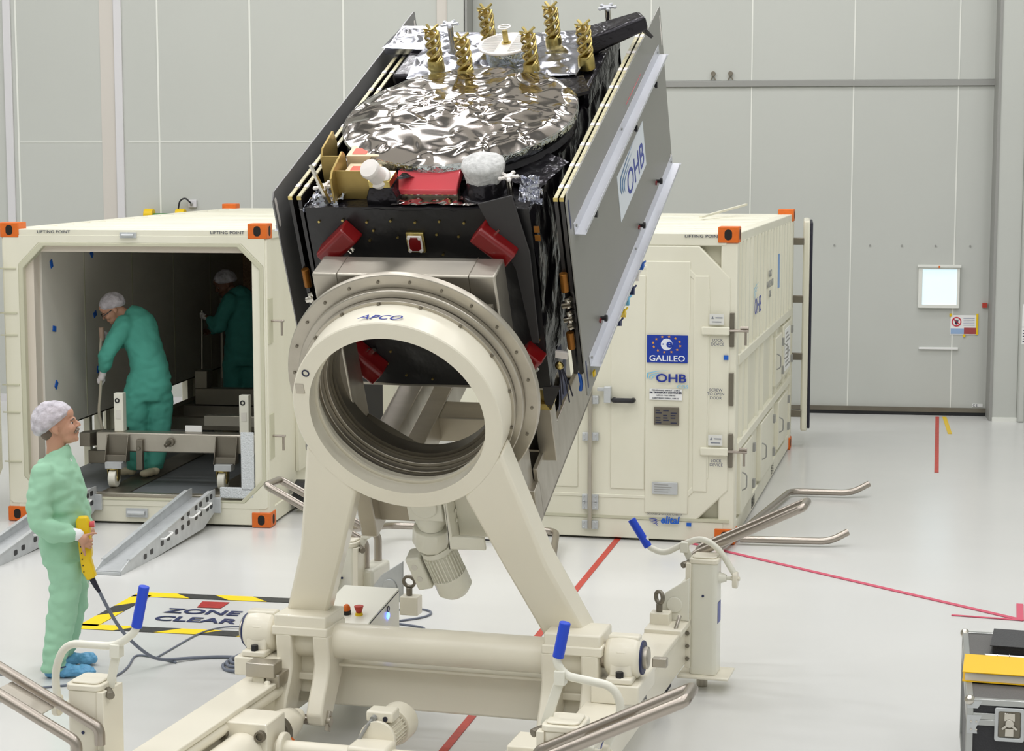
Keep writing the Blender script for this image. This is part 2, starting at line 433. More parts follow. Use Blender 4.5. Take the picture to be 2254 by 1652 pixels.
b = MB(); b.add([(-2.32, 13.76, .004), (-2.14, 13.73, .004), (-2.10, 13.92, .004), (-2.31, 13.95, .004)], [(0, 1, 2, 3)])
b.build('red_block', mat('deep_red_paint', (178, 48, 44), .5, var=.3, scale=25), zn)
for s_, px, py, ln in (('ZONE LIBRE', -2.53, 13.66, 0), ('CLEAR AREA', -2.57, 13.43, 1)):
    o = text(s_, .185, plane_m((px, py, .005), (xa.x, xa.y, 0), (ya.x, ya.y, 0)), 'navy', 'lettering', zn, .0006, 'LEFT', .004, 1.12)
# ================================================================== containers
def casting(parent, x, y, z, sx=1, sy=-1, lab=None):
    """ISO corner block, holes towards sx (side) and sy (end)"""
    w_, d_, h_ = .175, .19, .135
    b = MB(); b.bx(x - w_ / 2, x + w_ / 2, y - d_ / 2, y + d_ / 2, z - h_ / 2, z + h_ / 2)
    o = b.build('corner_casting', 'orange', parent, bevel=.008); o['label'] = 'orange corner casting'
    for fc in ((0, sy), (sx, 0)):
        h = MB()
        c = (x + fc[0] * w_ / 2, y + fc[1] * d_ / 2, z)
        ux = (0, 1, 0) if fc[0] else (1, 0, 0)
        h.prism(rrect(-.032, .032, -.045, .045, .03), V(c) + V((fc[0], fc[1], 0)) * .001 , ux, (0, 0, 1), V((-fc[0], -fc[1], 0)) * .012)
        h.build('casting_hole', 'dark', o)
    return o

def roofpanel(parent, W_, L_, H_):
    b = MB(); b.bx(.06, W_ - .06, .06, L_ - .06, H_ - .07, H_ - .05)
    n = int(L_ / .42)
    for k in range(n):
        y = .25 + k * (L_ - .5) / (n - 1)
        b.prism([(-.12, 0), (-.08, .025), (.08, .025), (.12, 0)], (.1, y, H_ - .051), (0, 1, 0), (0, 0, 1), (W_ - .2, 0, 0))
    return b.build('roof_panel', 'cream', parent, bevel=.006)

def frame_parts(parent, W_, L_, H_):
    for x in (.075, W_ - .075):
        b = MB(); b.bx(x - .06, x + .06, .1, L_ - .1, H_ - .11, H_ - .025); b.build('roof_rail', 'cream', parent, bevel=.008)
        b = MB(); b.bx(x - .06, x + .06, .1, L_ - .1, .02, .17); b.build('base_rail', 'cream', parent, bevel=.008)
        for y in (.09, L_ - .09):
            b = MB(); b.bx(x - .07, x + .07, y - .08, y + .08, .1, H_ - .1); b.build('corner_post', 'cream', parent, bevel=.012)
    for y in (.08, L_ - .08):
        b = MB(); b.bx(.1, W_ - .1, y - .075, y + .075, H_ - .13, H_ - .025); b.build('top_beam', 'cream', parent, bevel=.008)
        b = MB(); b.bx(.1, W_ - .1, y - .075, y + .075, .02, .19); b.build('base_beam', 'cream', parent, bevel=.008)

# ---------------------------------------------------------------- closed container on the right
MR = frame((-.535, 16.6, 0), 13.13); WR, LR, HR = 2.5, 5.65, 2.68
cr = thing('transport_container', 'closed cream transport container with blue logos on its door, orange corners', 'container', MR)
frame_parts(cr, WR, LR, HR); roofpanel(cr, WR, LR, HR)
for x, sx in ((.085, -1), (WR - .085, 1)):
    for y, sy in ((.09, -1), (LR - .09, 1)):
        for z in (.07, HR - .035): casting(cr, x, y, z, sx, sy)
# chamfered door panel, framed, split by the lock rod; ribs
ch = .27; x0, x1, z0, z1 = .06, 2.44, .2, 2.55
b = MB(); b.prism([(x0 + ch, z0), (x1 - ch, z0), (x1, z0 + ch), (x1, z1 - ch), (x1 - ch, z1), (x0 + ch, z1), (x0, z1 - ch), (x0, z0 + ch)], (0, .0, 0), (1, 0, 0), (0, 0, 1), (0, .12, 0))
door = b.build('container_door', 'cream', cr, bevel=.012)
def strip_oct(a, t, y0, y1):
    q = ch - .07
    o_ = lambda a_: [(x0 + q + a_, z0 + a_), (x1 - q - a_, z0 + a_), (x1 - a_, z0 + q + a_), (x1 - a_, z1 - q - a_), (x1 - q - a_, z1 - a_), (x0 + q + a_, z1 - a_), (x0 + a_, z1 - q - a_), (x0 + a_, z0 + q + a_)]
    return o_(a), o_(a + t)
oo, ii = strip_oct(.17, .03, 0, 0)
b = MB(); b.ringp(oo, ii, (0, -.006, 0), (1, 0, 0), (0, 0, 1), (0, .02, 0)); b.build('door_bead', 'cream', door, bevel=.006)
for rx0, rx1 in ((.32, .72), (.86, 1.14), (1.42, 1.72), (2.13, 2.26)):
    b = MB(); b.bx(rx0, rx1, -.009, .01, .45, 2.3); b.build('door_rib', 'cream', door, bevel=.014)
b = MB(); b.bx(1.72, 2.1, -.01, .01, .25, 2.42); b.build('label_panel', 'cream', door, bevel=.01)
b = MB(); b.bx(.05, 2.45, -.002, .1, .19, .215); b.build('door_sill_gap', 'cream_d', cr)
b = MB(); b.bx(.1, WR - .1, .105, .14, .17, HR - .1); b.build('front_wall', 'cream', cr)
# lock rod
rx = 1.25
b = MB(); b.cyl((rx, -.045, .1), (rx, -.045, 1.35), .02, n=14); b.build('lock_rod', 'alu', cr)
for z in (.13, .3, .36, .9, 1.22):
    b = MB(); b.bx(rx - .07, rx + .07, -.04, 0, z - .035, z + .035)
    for q in (-.05, .05):
        for r in (-.02, .02): b.cyl((rx + q, -.03, z + r), (rx + q, -.05, z + r), .008, n=8)
    b.build('rod_bracket', 'zinc', cr, bevel=.005)
b = MB(); b.bx(1.37, 1.43, -.06, 0, 1.2, 1.34); b.bx(1.31, 1.42, -.05, -.02, 1.3, 1.33); b.build('lock_lever', 'zinc', cr, bevel=.006)
b = MB(); b.tube(fillet([(1.455, 0, 1.225), (1.455, -.06, 1.225), (1.62, -.06, 1.225), (1.62, 0, 1.225)], .02), .022, n=10); b.build('door_handle', 'black', cr)
for z in (1.85, .82):
    b = MB(); b.bx(2.2, 2.44, -.035, 0, z - .05, z + .02); b.build('hinge_block', 'cream', cr, bevel=.01)
    b = MB(); b.cyl((2.44, -.03, z - .01), (2.6, -.03, z - .01), .012, n=10); b.cyl((2.575, -.03, z), (2.575, -.03, z - .13), .011, n=10); b.cyl((2.53, -.03, z + .015), (2.6, -.03, z + .015), .014, n=10); b.build('screw_toggle', 'steel', cr)
    b = MB(); b.bx(2.27, 2.39, -.038, -.034, z + .04, z + .13); b.build('warning_label', mat('label_pale', (218, 218, 212), .6), cr)
    b = MB(); b.prism([(2.285, z + .09), (2.305, z + .09), (2.295, z + .112)], (0, -.041, 0), (1, 0, 0), (0, 0, 1), (0, .003, 0)); b.bx(2.32, 2.38, -.041, -.038, z + .095, z + .102); b.bx(2.29, 2.37, -.041, -.038, z + .06, z + .066); b.build('label_print', 'cable', cr)
    b = MB(); b.bx(2.44, 2.475, -.02, .02, z - .15, z + .14); b.build('hinge_plate', 'alu_d', cr, bevel=.004)
    text('LOCK\nDEVICE', .034, plane_m((2.34, -.036, z - .11), (1, 0, 0), (0, 0, 1)), 'navy', 'lettering', cr, .0005)
b = MB(); b.bx(2.44, 2.475, -.02, .02, 1.2, 1.48); b.build('hinge_plate', 'alu_d', cr, bevel=.004)
text('SCREW\nTO OPEN\nDOOR', .034, plane_m((2.33, -.036, 1.3), (1, 0, 0), (0, 0, 1)), 'navy', 'lettering', cr, .0005)
b = MB(); b.bx(2.39, 2.43, -.016, -.01, 1.59, 1.63); b.build('blue_tape', 'btape', cr)
b = MB(); b.bx(2.09, 2.13, -.02, -.01, .15, .18); b.build('blue_tape', 'btape', cr)
def tx(s_, size, x, z, m_, parent=cr, sx=1, bold=0, al='CENTER', y=-.022, shear=0):
    return text(s_, size, plane_m((x, y, z), (1, 0, 0), (0, 0, 1)), m_, 'lettering', parent, .001, al, bold, sx, shear)
tx('LIFTING POINT', .035, 2.2, 2.63, 'ink', y=-.001, sx=1.3)
# blue sign with stars
K['eublue'] = mat('flag_blue', (20, 56, 158), .4); K['star'] = mat('star_gold', (226, 160, 60), .5); K['signwhite'] = mat('sign_white', (226, 230, 240), .5)
b = MB(); b.bx(1.735, 2.085, -.022, -.014, 1.555, 1.79); sg = b.build('blue_sign', 'eublue', cr)
for k in range(12):
    b = MB()
    a = R(20 + k * 30); cx, cz = 1.905 + .117 * cos(a), 1.712 + .068 * sin(a)
    pts = []
    for q in range(10):
        rr_ = .0135 if q % 2 == 0 else .0055; aa = pi / 2 + q * pi / 5 + .2
        pts.append((cx + rr_ * cos(aa), cz + rr_ * sin(aa)))
    b.prism(pts, (0, -.0225, 0), (1, 0, 0), (0, 0, 1), (0, -.002, 0))
    b.build('gold_star', 'star', sg)
b = MB(); b.cyl((1.905, -.022, 1.712), (1.905, -.0245, 1.712), .05, n=32); b.build('white_disc', 'signwhite', sg)
b = MB(); b.cyl((1.874, -.0245, 1.714), (1.874, -.026, 1.714), .006, n=10); b.build('disc_dot', 'eublue', sg)
tx('e', .1, 1.928, 1.718, 'eublue', sg, 1.1, .003, y=-.0255)
tx('GALILEO', .07, 1.91, 1.59, 'signwhite', sg, 1.12, .001, y=-.024)
# OHB logo
K['ohbblue'] = mat('logo_blue', (30, 52, 150), .4); K['ohbcyan'] = mat('logo_cyan', (120, 190, 226), .5)
def swoosh(parent, m, h=1.0, mat_='ohbcyan'):
    b = MB(m)
    for (x_e, ty, th, dx) in ((.2, .0, .009, 0), (.15, -.012, .008, .022), (.1, -.022, .007, .042)):
        P = []
        for k in range(13):
            t = k / 12; a = R(205 - 115 * t)
            P.append((dx + .06 + .06 * cos(a) + max(0, t - .5) * 2 * (x_e - .06), ty + (.05 - dx * .4) * sin(a)))
        Q = [(x + th * (1.05 - abs(k / 12 - .25)), y - th * min(1, (1.02 - k / 12) * 1.4)) for k, (x, y) in enumerate(P)]
        vs = [(x, y, .001) for x, y in P] + [(x, y, .001) for x, y in Q]
        b.add(vs, [(k, k + 1, 14 + k, 13 + k) for k in range(12)])
    return b.build('logo_swoosh', mat_, parent)
swoosh(cr, plane_m((1.735, -.02, 1.44), (1, 0, 0), (0, 0, 1)) @ Mx.Diagonal((1.0, 1.0, 1, 1)))
tx('OHB', .1, 1.945, 1.42, 'ohbblue', sx=1.25, bold=.002)
tx('CGS', .04, 2.045, 1.352, 'ohbcyan', sx=1.3)
b = MB(); b.bx(1.76, 2.04, -.021, -.014, 1.235, 1.33); b.build('data_label', 'paper', cr)
tx('PROGRAMME - IMPACT - 2109-0', .017, 1.9, 1.318, 'ink', y=-.023); tx('FM TRANSPORT CONTAINER', .021, 1.9, 1.297, 'ink', y=-.023, bold=.0006)
tx('4,600 KG - MAX 9,000 KG', .015, 1.9, 1.275, 'ink', y=-.023); tx('CLIENT READY OVERALL 9,000 KG', .015, 1.9, 1.25, 'ink', y=-.023)
b = MB(); b.bx(1.8, 2.015, -.026, -.014, 1.02, 1.175); pl = b.build('rating_plate', 'alu_d', cr, bevel=.003)
b = MB()
for r_ in range(6):
    for c_ in range(3):
        if (r_ * 3 + c_) % 4 != 1: b.bx(1.815 + c_ * .065, 1.815 + c_ * .065 + random.Random(r_ * 5 + c_).uniform(.025, .055), -.028, -.026, 1.035 + r_ * .021, 1.045 + r_ * .021)
b.build('plate_text', 'ink', pl)
b = MB(); b.bx(1.79, 2.01, -.026, -.014, .42, .525); pl = b.build('rating_plate', 'zinc', cr, bevel=.003)
b = MB()
for r_ in range(4): b.bx(1.81, 1.93 + .015 * (r_ % 3), -.028, -.026, .44 + r_ * .02, .446 + r_ * .02)
b.build('plate_text', 'grey', pl)
tx('DESIGNED & MANUFACTURED BY', .02, 1.9, .245, 'ink'); tx('elital', .085, 1.945, .195, 'btape', bold=.003, shear=.15)
b = MB()
for k in range(4):
    b.prism([(0, .045 - k * .012), (.06, .04 - k * .013), (.085, .028 - k * .018), (.055, .033 - k * .013), (.01 * k, .04 - k * .012)], (1.765, -.022, .165), (1, 0, 0), (0, 0, 1), (0, -.001, 0))
b.build('fan_logo', 'ohbblue', cr)
# right side wall with ribs, mid rail, doors and panels
b = MB(); b.bx(WR - .075, WR - .035, .17, LR - .17, .17, HR - .1); sw = b.build('side_wall', 'cream', cr)
for k in range(17):
    y = .32 + k * .315
    b = MB(); b.prism([(-.055, 0), (-.03, .035), (.03, .035), (.055, 0)], (WR - .037, y, 1.62), (0, 1, 0), (1, 0, 0), (0, 0, HR - .1 - 1.62)); b.build('side_rib', 'cream', cr)
for k in (0, 1, 3, 4, 6, 7, 9, 11):
    y = .55 + k * .46
    b = MB(); b.prism([(-.05, 0), (-.03, .03), (.03, .03), (.05, 0)], (WR - .037, y, .85), (0, 1, 0), (1, 0, 0), (0, 0, .68)); b.build('side_rib', 'cream', cr)
b = MB(); b.bx(WR - .05, WR + .005, .17, LR - .17, 1.53, 1.62); b.build('mid_rail', 'cream', cr, bevel=.008)
b = MB(); b.bx(WR - .05, WR + .005, .17, LR - .17, .78, .86); b.build('mid_rail', 'cream', cr, bevel=.008)
for (y0, y1, z0_, z1_) in ((.35, 1.35, .2, .76), (2.1, 3.3, .2, .76), (3.9, 5.0, .24, .74), (4.35, 5.3, .95, 1.5), (3.5, 4.2, .95, 1.45)):
    b = MB(); b.bx(WR - .04, WR + .01, y0, y1, z0_, z1_); hd = b.build('service_hatch', 'cream', cr, bevel=.008)
    b = MB(); b.tube(fillet([(WR + .01, y0 + .1, (z0_ + z1_) / 2 - .08), (WR + .05, y0 + .1, (z0_ + z1_) / 2 - .06), (WR + .05, y0 + .1, (z0_ + z1_) / 2 + .06), (WR + .01, y0 + .1, (z0_ + z1_) / 2 + .08)], .02), .007, n=6); b.build('hatch_handle', 'grey', hd)
    for q in (.2, .8):
        b = MB(); b.bx(WR + .005, WR + .03, y1 - .04, y1 + .05, z0_ + (z1_ - z0_) * q - .04, z0_ + (z1_ - z0_) * q + .04); b.build('hatch_hinge', 'grey', hd)
b = MB(); b.bx(WR + .01, WR + .015, 4.5, 5.1, 1.0, 1.45)
lb = b.build('instruction_board', 'paper', cr)
b = MB()
for k in range(9): b.bx(WR + .015, WR + .017, 4.55, 5.05 - .1 * (k % 3), 1.04 + k * .044, 1.058 + k * .044)
b.build('text_line', 'grey', lb)
text('OHB', .22, plane_m((WR + .0, 1.7, 1.92), (0, 1, 0), (0, 0, 1)), 'ohbblue', 'lettering', cr, .001, sx=1.3)
swoosh(cr, plane_m((WR + .002, 1.3, 2.06), (0, 1, 0), (0, 0, 1)) @ Mx.Diagonal((2.2, 1.6, 1, 1)))
b = MB(); b.bx(WR - .035, WR + .004, 3.75, 3.85, 1.95, 2.3); b.build('blue_strip', mat('blue_strip', (130, 160, 205), .5), cr)
text('CARGO\nHANDLE WITH\nCARE', .1, plane_m((WR + .0, 2.85, 2.05), (0, 1, 0), (0, 0, 1)), 'grey', 'lettering', cr, .001)
for y in (1.5, 3.4):
    b = MB(); b.bx(WR - .09, WR - .015, y, y + .3, .04, .14); b.build('fork_pocket', 'dark', cr)
b = MB(); b.bx(.04, .08, .17, LR - .17, .17, HR - .1); b.build('side_wall', 'cream', cr)
for k in range(12):
    y = .35 + k * .45
    b = MB(); b.bx(-.0, .05, y, y + .1, .2, HR - .12); b.build('side_rib', 'cream', cr, bevel=.012)
b = MB(); b.bx(.1, WR - .1, LR - .1, LR - .06, .17, HR - .1); b.build('rear_wall', 'cream', cr)
b = MB(); b.bx(.1, WR - .1, .1, LR - .1, .1, .16); b.build('container_floor', 'alu_d', cr)
# lashing strap across the front of the roof and the open rear door leaf
b = MB(); b.beam((1.72, 3.5, HR + .0), (2.0, 5.2, HR + .09), .03, .02); b.build('roof_bar', 'cream', cr)
mdoor = Mx.Rotation(R(4.6), 4, 'Z')
b = MB(Mx.Translation((WR + .1, LR + .0, 0)) @ mdoor); b.bx(0, .075, -.04, 1.15, .2, 2.58); rd = b.build('rear_door', 'cream', cr, bevel=.02)
b = MB(Mx.Translation((WR + .1, LR + .0, 0)) @ mdoor); b.bx(.075, .105, -.035, 1.12, .23, 2.56); b.build('door_seal', 'rubber', rd, bevel=.01)
for z in (.4, 1.05, 1.7, 2.35):
    b = MB(); b.bx(WR - .03, WR + .11, LR - .05, LR, z - .04, z + .04); b.build('door_hinge', 'alu_d', cr, bevel=.006)

# ---------------------------------------------------------------- open container on the left
ML = frame((-4.587, 17.134, 0), 8.2); WL, LL, HL = 2.457, 7.0, 2.68
cl = thing('transport_container', 'open cream transport container on the left with workers inside, orange corners', 'container', ML)
frame_parts(cl, WL, LL, HL); roofpanel(cl, WL, LL, HL)
for x, sx in ((.085, -1), (WL - .085, 1)):
    for y, sy in ((.09, -1), (LL - .09, 1)):
        for z in (.07, HL - .035): casting(cl, x, y, z, sx, sy)
FZ = .25
# portal frame with chamfered corners
def octo(x0, x1, z0, z1, c): return [(x0 + c, z0), (x1 - c, z0), (x1, z0 + c), (x1, z1 - c), (x1 - c, z1), (x0 + c, z1), (x0, z1 - c), (x0, z0 + c)]
b = MB(); b.ringp(octo(.02, 2.437, .17, 2.6, .02), octo(.16, 2.42, .22, 2.535, .2), (0, .0, 0), (1, 0, 0), (0, 0, 1), (0, .12, 0)); b.build('portal_frame', 'cream', cl, bevel=.006)
b = MB(); b.ringp(octo(.16, 2.42, .22, 2.535, .2), octo(.205, 2.385, .235, 2.505, .2), (0, -.004, 0), (1, 0, 0), (0, 0, 1), (0, .1, 0)); b.build('door_seal_seat', 'cream_d', cl, bevel=.006)
b = MB(); b.ringp(octo(.19, 2.4, .2, 2.52, .15), octo(.28, 2.315, .25, 2.45, .005), (0, .06, 0), (1, 0, 0), (0, 0, 1), (0, .16, 0)); b.build('inner_frame', mat('pinkish_frame', (214, 204, 190), .5), cl, bevel=.006)
# lining
b = MB(); b.bx(.24, .3, .2, LL - .3, .8, 2.45); b.build('left_lining', 'contwall', cl)
b = MB(); b.bx(.08, .28, .2, LL - .3, .78, .81); b.build('lining_edge', 'alu_d', cl)
for y in (1.25, 2.6, 3.95, 5.3):
    b = MB(); b.bx(.298, .303, y - .012, y + .012, .82, 2.44); b.build('lining_joint', K['cream_d'], cl)
for y in (.9, 1.75, 2.05, 2.5, 3.4, 4.9, 5.3, 6.3):
    b = MB(); b.bx(.06, .13, y, y + .07, .17, .8); b.build('side_post', 'cream', cl, bevel=.006)
b = MB(); b.bx(.03, .06, 2.4, 4.3, .17, .8); b.build('side_panel', 'cream', cl)
b = MB(); b.bx(.03, .06, 5.0, LL - .2, .17, .8); b.build('side_panel', 'cream', cl)
b = MB(); b.bx(.02, .07, .17, LL - .17, .8, HL - .1); b.build('side_wall', 'cream', cl)
b = MB(); b.bx(2.32, 2.37, .2, LL - .3, FZ, 2.45); b.build('right_lining', 'contwall', cl)
b = MB(); b.bx(WL - .075, WL - .03, .17, LL - .17, .17, HL - .1); b.build('side_wall', 'cream', cl)
b = MB(); b.bx(.24, 2.37, .2, LL - .3, 2.45, 2.5); b.build('ceiling_lining', 'contwall', cl)
b = MB(); b.bx(.24, 2.37, LL - .34, LL - .3, FZ, 2.45); b.build('rear_lining', mat('tan_mesh', (206, 172, 140), .7, var=.6, scale=60, rgb2=(150, 118, 92)), cl)
b = MB(); b.bx(.1, WL - .1, .1, LL - .1, .16, FZ); b.build('container_floor', 'lino', cl, bevel=.004)
b = MB(); b.bx(.3, 2.3, .06, .14, .2, FZ + .02); b.build('sill_plate', 'alu', cl, bevel=.004)
for x in (.95, 1.93):
    b = MB(); b.bx(x - .13, x + .13, .15, LL - .4, FZ, FZ + .012); b.build('wheel_track', 'alu_d', cl)
# side wall fittings on the right outside (seen beside the trolley)
for z in (1.85, .82):
    b = MB(); b.cyl((WL - .02, .1, z), (WL + .12, .1, z), .012, n=10); b.cyl((WL + .1, .1, z + .01), (WL + .1, .1, z - .13), .011, n=10); b.build('screw_toggle', 'steel', cl)
    b = MB(); b.bx(WL - .03, WL + .004, .02, .16, z - .2, z + .2); b.build('hinge_plate', 'cream_d', cl)
b = MB(); b.bx(WL - .03, WL + .004, 1.0, 2.6, .35, 1.05); hp = b.build('connector_panel', 'cream', cl, bevel=.006)
b = MB(); b.cyl((WL + .003, 1.6, .84), (WL + .008, 1.6, .84), .05, n=16); b.build('socket_hole', 'dark', hp)
b = MB(); b.bx(WL + .003, WL + .007, 1.95, 2.12, .8, .87); b.build('red_label', mat('label_red', (180, 50, 60), .5), hp)
for k, y in enumerate((1.3, 1.5, 1.95, 2.1)):
    b = MB(); b.cyl((WL + .003, y, .55), (WL + .006, y, .55), .045, n=12); b.build('socket_symbol', 'grey', hp)
b = MB(); b.bx(WL - .04, WL + .002, 3.0, 4.8, .3, 1.0); b.build('equipment_recess', 'dark', cl)
b = MB(); b.bx(WL, WL + .15, 3.0, 4.8, .26, .31); b.build('recess_sill', 'zinc', cl)
b = MB(); b.bx(WL - .02, WL + .3, 2.9, 5.6, .1, .28); b.build('equipment_box', 'cream', cl, bevel=.02)
b = MB(); b.cyl((WL + .02, .85, .16), (WL + .14, .85, .16), .14, n=20); b.build('cable_reel', 'black', cl)
for x, s_ in ((.5, 'LIFTING POINT'), (2.1, 'LIFTING POINT')):
    text(s_, .035, plane_m((x, -.001, 2.63), (1, 0, 0), (0, 0, 1)), 'ink', 'lettering', cl, .0005, sx=1.3)
b = MB(); b.bx(1.12, 1.27, -.02, .01, 2.58, 2.63); b.tube([(1.14, -.03, 2.605), (1.25, -.03, 2.605)], .012, n=8); b.build('lock_catch', 'zinc', cl)
b = MB(); b.bx(1.12, 1.32, -.02, .01, .07, .15); b.tube([(1.14, -.03, .11), (1.3, -.03, .11)], .02, n=8); b.build('lock_catch', 'zinc', cl)
for x in ():
    b = MB(); b.prism([(0, 0), (.12, 0), (0, .22)], (x - .02, .0, .19), (1 if x < 1 else -1, 0, 0), (0, 0, 1), (0, .012, 0)); b.build('gusset', 'cream', cl)
# opened front door leaf to the left
b = MB(); b.prism([(-1.25, .25), (-.12, .25), (-.01, .5), (-.01, 2.45), (-.12, 2.6), (-1.25, 2.6)], (0, -.15, 0), (1, 0, 0), (0, 0, 1), (0, .08, 0)); dl = b.build('open_door', 'cream', cl, bevel=.01)
b = MB(); b.ringp([(-1.22, .29), (-.13, .29), (-.04, .52), (-.04, 2.43), (-.14, 2.56), (-1.22, 2.56)], [(-1.19, .32), (-.145, .32), (-.07, .53), (-.07, 2.42), (-.155, 2.53), (-1.19, 2.53)], (0, -.155, 0), (1, 0, 0), (0, 0, 1), (0, -.03, 0)); b.build('door_seal', 'rubber', dl, bevel=.006)
b = MB(); b.prism([(-1.19, .32), (-.15, .32), (-.08, .53), (-.08, 2.42), (-.16, 2.52), (-1.19, 2.52)], (0, -.15, 0), (1, 0, 0), (0, 0, 1), (0, -.012, 0)); b.build('door_lining', 'contwall', dl)
for z in (.55, 1.0, 1.25, 1.7, 1.9, 2.3):
    b = MB(); b.bx(-.02, .14, -.01, .0, z - .006, z + .006); b.build('hinge_bar', 'cream_d', cl)
# bubble wrap on the right door jamb
n = thing('bubble_wrap', 'clear bubble wrap taped round the lower right jamb of the open container', 'packaging', ML)
K['bubble'] = mat('bubble_wrap', (222, 226, 228), .25, var=.3, scale=60, rgb2=(170, 176, 180), bump=.8, bscale=90)
b = MB(); b.bx(2.19, 2.31, .0, .02, .33, .86); b.build('upright_sheet', 'bubble', n, bevel=.006)
b = MB(); b.bx(1.99, 2.31, .0, .03, .26, .36); b.build('folded_sheet', 'bubble', n, bevel=.01)
# blue tape tabs on the lining
for k, (y, z, lb) in enumerate(((.42, 2.32, 'blue tape tab near the top front of the container lining'), (1.45, 2.36, 'blue tape tab high on the lining behind the top frame'), (.45, 1.72, 'blue tape tab at half height on the front lining'), (1.5, 1.77, 'blue tape tab behind the bending worker head'), (.46, 1.2, 'lowest blue tape tab on the front lining'), (1.55, 1.22, 'small blue tape tab by the bending worker arm'))):
    b = MB(ML); b.box((.306, y, z), (.008, .05, .07), Mx.Rotation(R(20 + 30 * k), 3, 'X')); tag(b.build('tape_tab', 'btape'), lb, 'tape')
# lamp hung behind the roof edge on the rear wall
n = thing('work_lamp', 'green tube lamp with yellow ends fixed on the rear wall above the open container', 'lamp', MW)
b = MB(); b.cyl((-10.88, -.52, 2.5), (-10.5, -.52, 2.5), .055, n=14); b.build('lamp_tube', mat('green_tube', (60, 130, 60), .4), n)
for x in (-10.93, -10.5):
    b = MB(); b.cyl((x - .02, -.52, 2.53), (x + .1, -.52, 2.53), .085, n=16); b.build('end_cap', 'yel2', n, bevel=.008)
b = MB(); b.bx(-10.8, -10.6, -.5, -.4, 2.42, 2.5); b.build('wall_holder', 'grey', n)
b = MB(); b.tube(fillet([(-10.5, -.5, 2.6), (-10.48, -.5, 2.72), (-10.4, -.5, 2.76), (-10.34, -.5, 2.7), (-10.33, -.46, 2.68)], .05), .011, n=8); b.build('cord', 'black', n)

# ---------------------------------------------------------------- loading ramps
def ramp(name, xc, lab):
    n = thing(name, lab, 'ramp', ML @ Mx.Translation((xc, .0, 0)) @ Mx.Rotation(R(-4), 4, 'Z') @ Mx.Diagonal((1, .9, 1, 1)))
    xc = 0; w_ = .22; p0 = V((xc + .0, -2.25, .02)); p1 = V((xc, .02, .25))
    b = MB(); b.beam(p0, p1, w_, .012); b.build('ramp_deck', 'zinc', n)
    for sx in (-1, 1):
        x = xc + sx * w_ / 2
        b = MB()
        prof = [(-2.28, .0), (-2.28, .035), (-2.1, .09), (-.12, .34), (.02, .34), (.02, .14), (-.3, .04), (-1.6, .0)]
        b.prism(prof, (x - .006, 0, 0), (0, 1, 0), (0, 0, 1), (.012, 0, 0)); rl = b.build('ramp_side', 'zinc', n, bevel=.002)
        b = MB(); b.beam((x, -2.1, .09), (x, -.12, .34), .035, .01); b.build('side_flange', 'zinc', rl)
        # punched slots, dark behind
        for y, hs in ((-1.75, 1), (-1.6, 1), (-1.35, 1), (-1.2, 1), (-1.0, 1), (-.85, 2), (-.7, 2), (-.5, 2), (-.38, 2), (-.2, 2), (-.1, 2)):
            for q in range(hs):
                zc_ = (.045 + (y + 1.75) * .085) + q * .085 if hs > 1 else (.035 + (y + 1.75) * .1)
                h = MB(); h.prism(rrect(-.035, .035, -.022, .022, .015, 3), (x + sx * .0065, y, zc_ + .02), (0, 1, 0), (0, 0, 1), (sx * .0015, 0, 0)); h.build('ramp_slot', 'black', rl)
    b = MB(); b.beam((xc - w_ / 2, -2.27, .012), (xc + w_ / 2, -2.27, .012), .03, .02); b.build('toe_bar', 'zinc', n)
    for y in (-1.3, -.6, -.3):
        b = MB(); b.tube(fillet([(xc + w_ / 2 + .01, y - .1, .1 + (y + 1.75) * .09), (xc + w_ / 2 + .05, y - .1, .1 + (y + 1.75) * .09), (xc + w_ / 2 + .05, y + .1, .12 + (y + 1.75) * .09), (xc + w_ / 2 + .01, y + .1, .12 + (y + 1.75) * .09)], .02, 3), .008, n=6); b.build('carry_handle', 'paper', n)
    b = MB(); b.bx(xc + w_ / 2, xc + w_ / 2 + .07, -.03, .0, .13, .27); b.build('hook_plate', 'zinc', n, bevel=.004)
    b = MB(); b.bx(xc - w_ / 2 - .07, xc - w_ / 2, -.03, .0, .13, .27); b.build('hook_plate', 'zinc', n, bevel=.004)
    return n
ramp('loading_ramp', 1.83, 'galvanised loading ramp with slotted sides, right one, from the open container to the floor')
ramp('loading_ramp', .72, 'galvanised loading ramp with slotted sides, left one, behind the standing man')

# ---------------------------------------------------------------- steel tube frames on the floor
def tubes(lab, runs, r, m=None):
    n = thing('tube_frame', lab, 'steel frame', m)
    for nm, p in runs:
        b = MB(); b.tube(fillet(p, .12), r, n=14); b.build(nm, 'steel', n)
    return n
tubes('stainless tube frame with upturned ends lying beside the closed container', (
    ('bent_tube', [(1.72, 15.6, .05), (2.72, 18.4, .05), (3.3, 18.3, .05), (3.48, 18.36, .13)]),
    ('bent_tube', [(1.95, 16.05, .05), (2.7, 15.95, .05), (2.86, 16.0, .12)])), .03)
tubes('stainless bent tube lying on the floor behind the motor', (
    ('bent_tube', [(-1.38, 15.2, .3), (-1.05, 16.3, .12), (.38, 16.05, .12), (.33, 15.2, .05), (.3, 14.9, .05)]),), .03)
n = thing('cable_box', 'small black connector box on the floor behind the trolley', 'box')
b = MB(); b.bx(-.42, -.28, 16.1, 16.2, 0, .05); b.build('case', 'black', n, bevel=.006)
b = MB(); b.tube([(-.28, 16.15, .03), (-.1, 16.15, .01), (.2, 16.2, .008)], .008, n=6); b.build('cord', 'black', n)
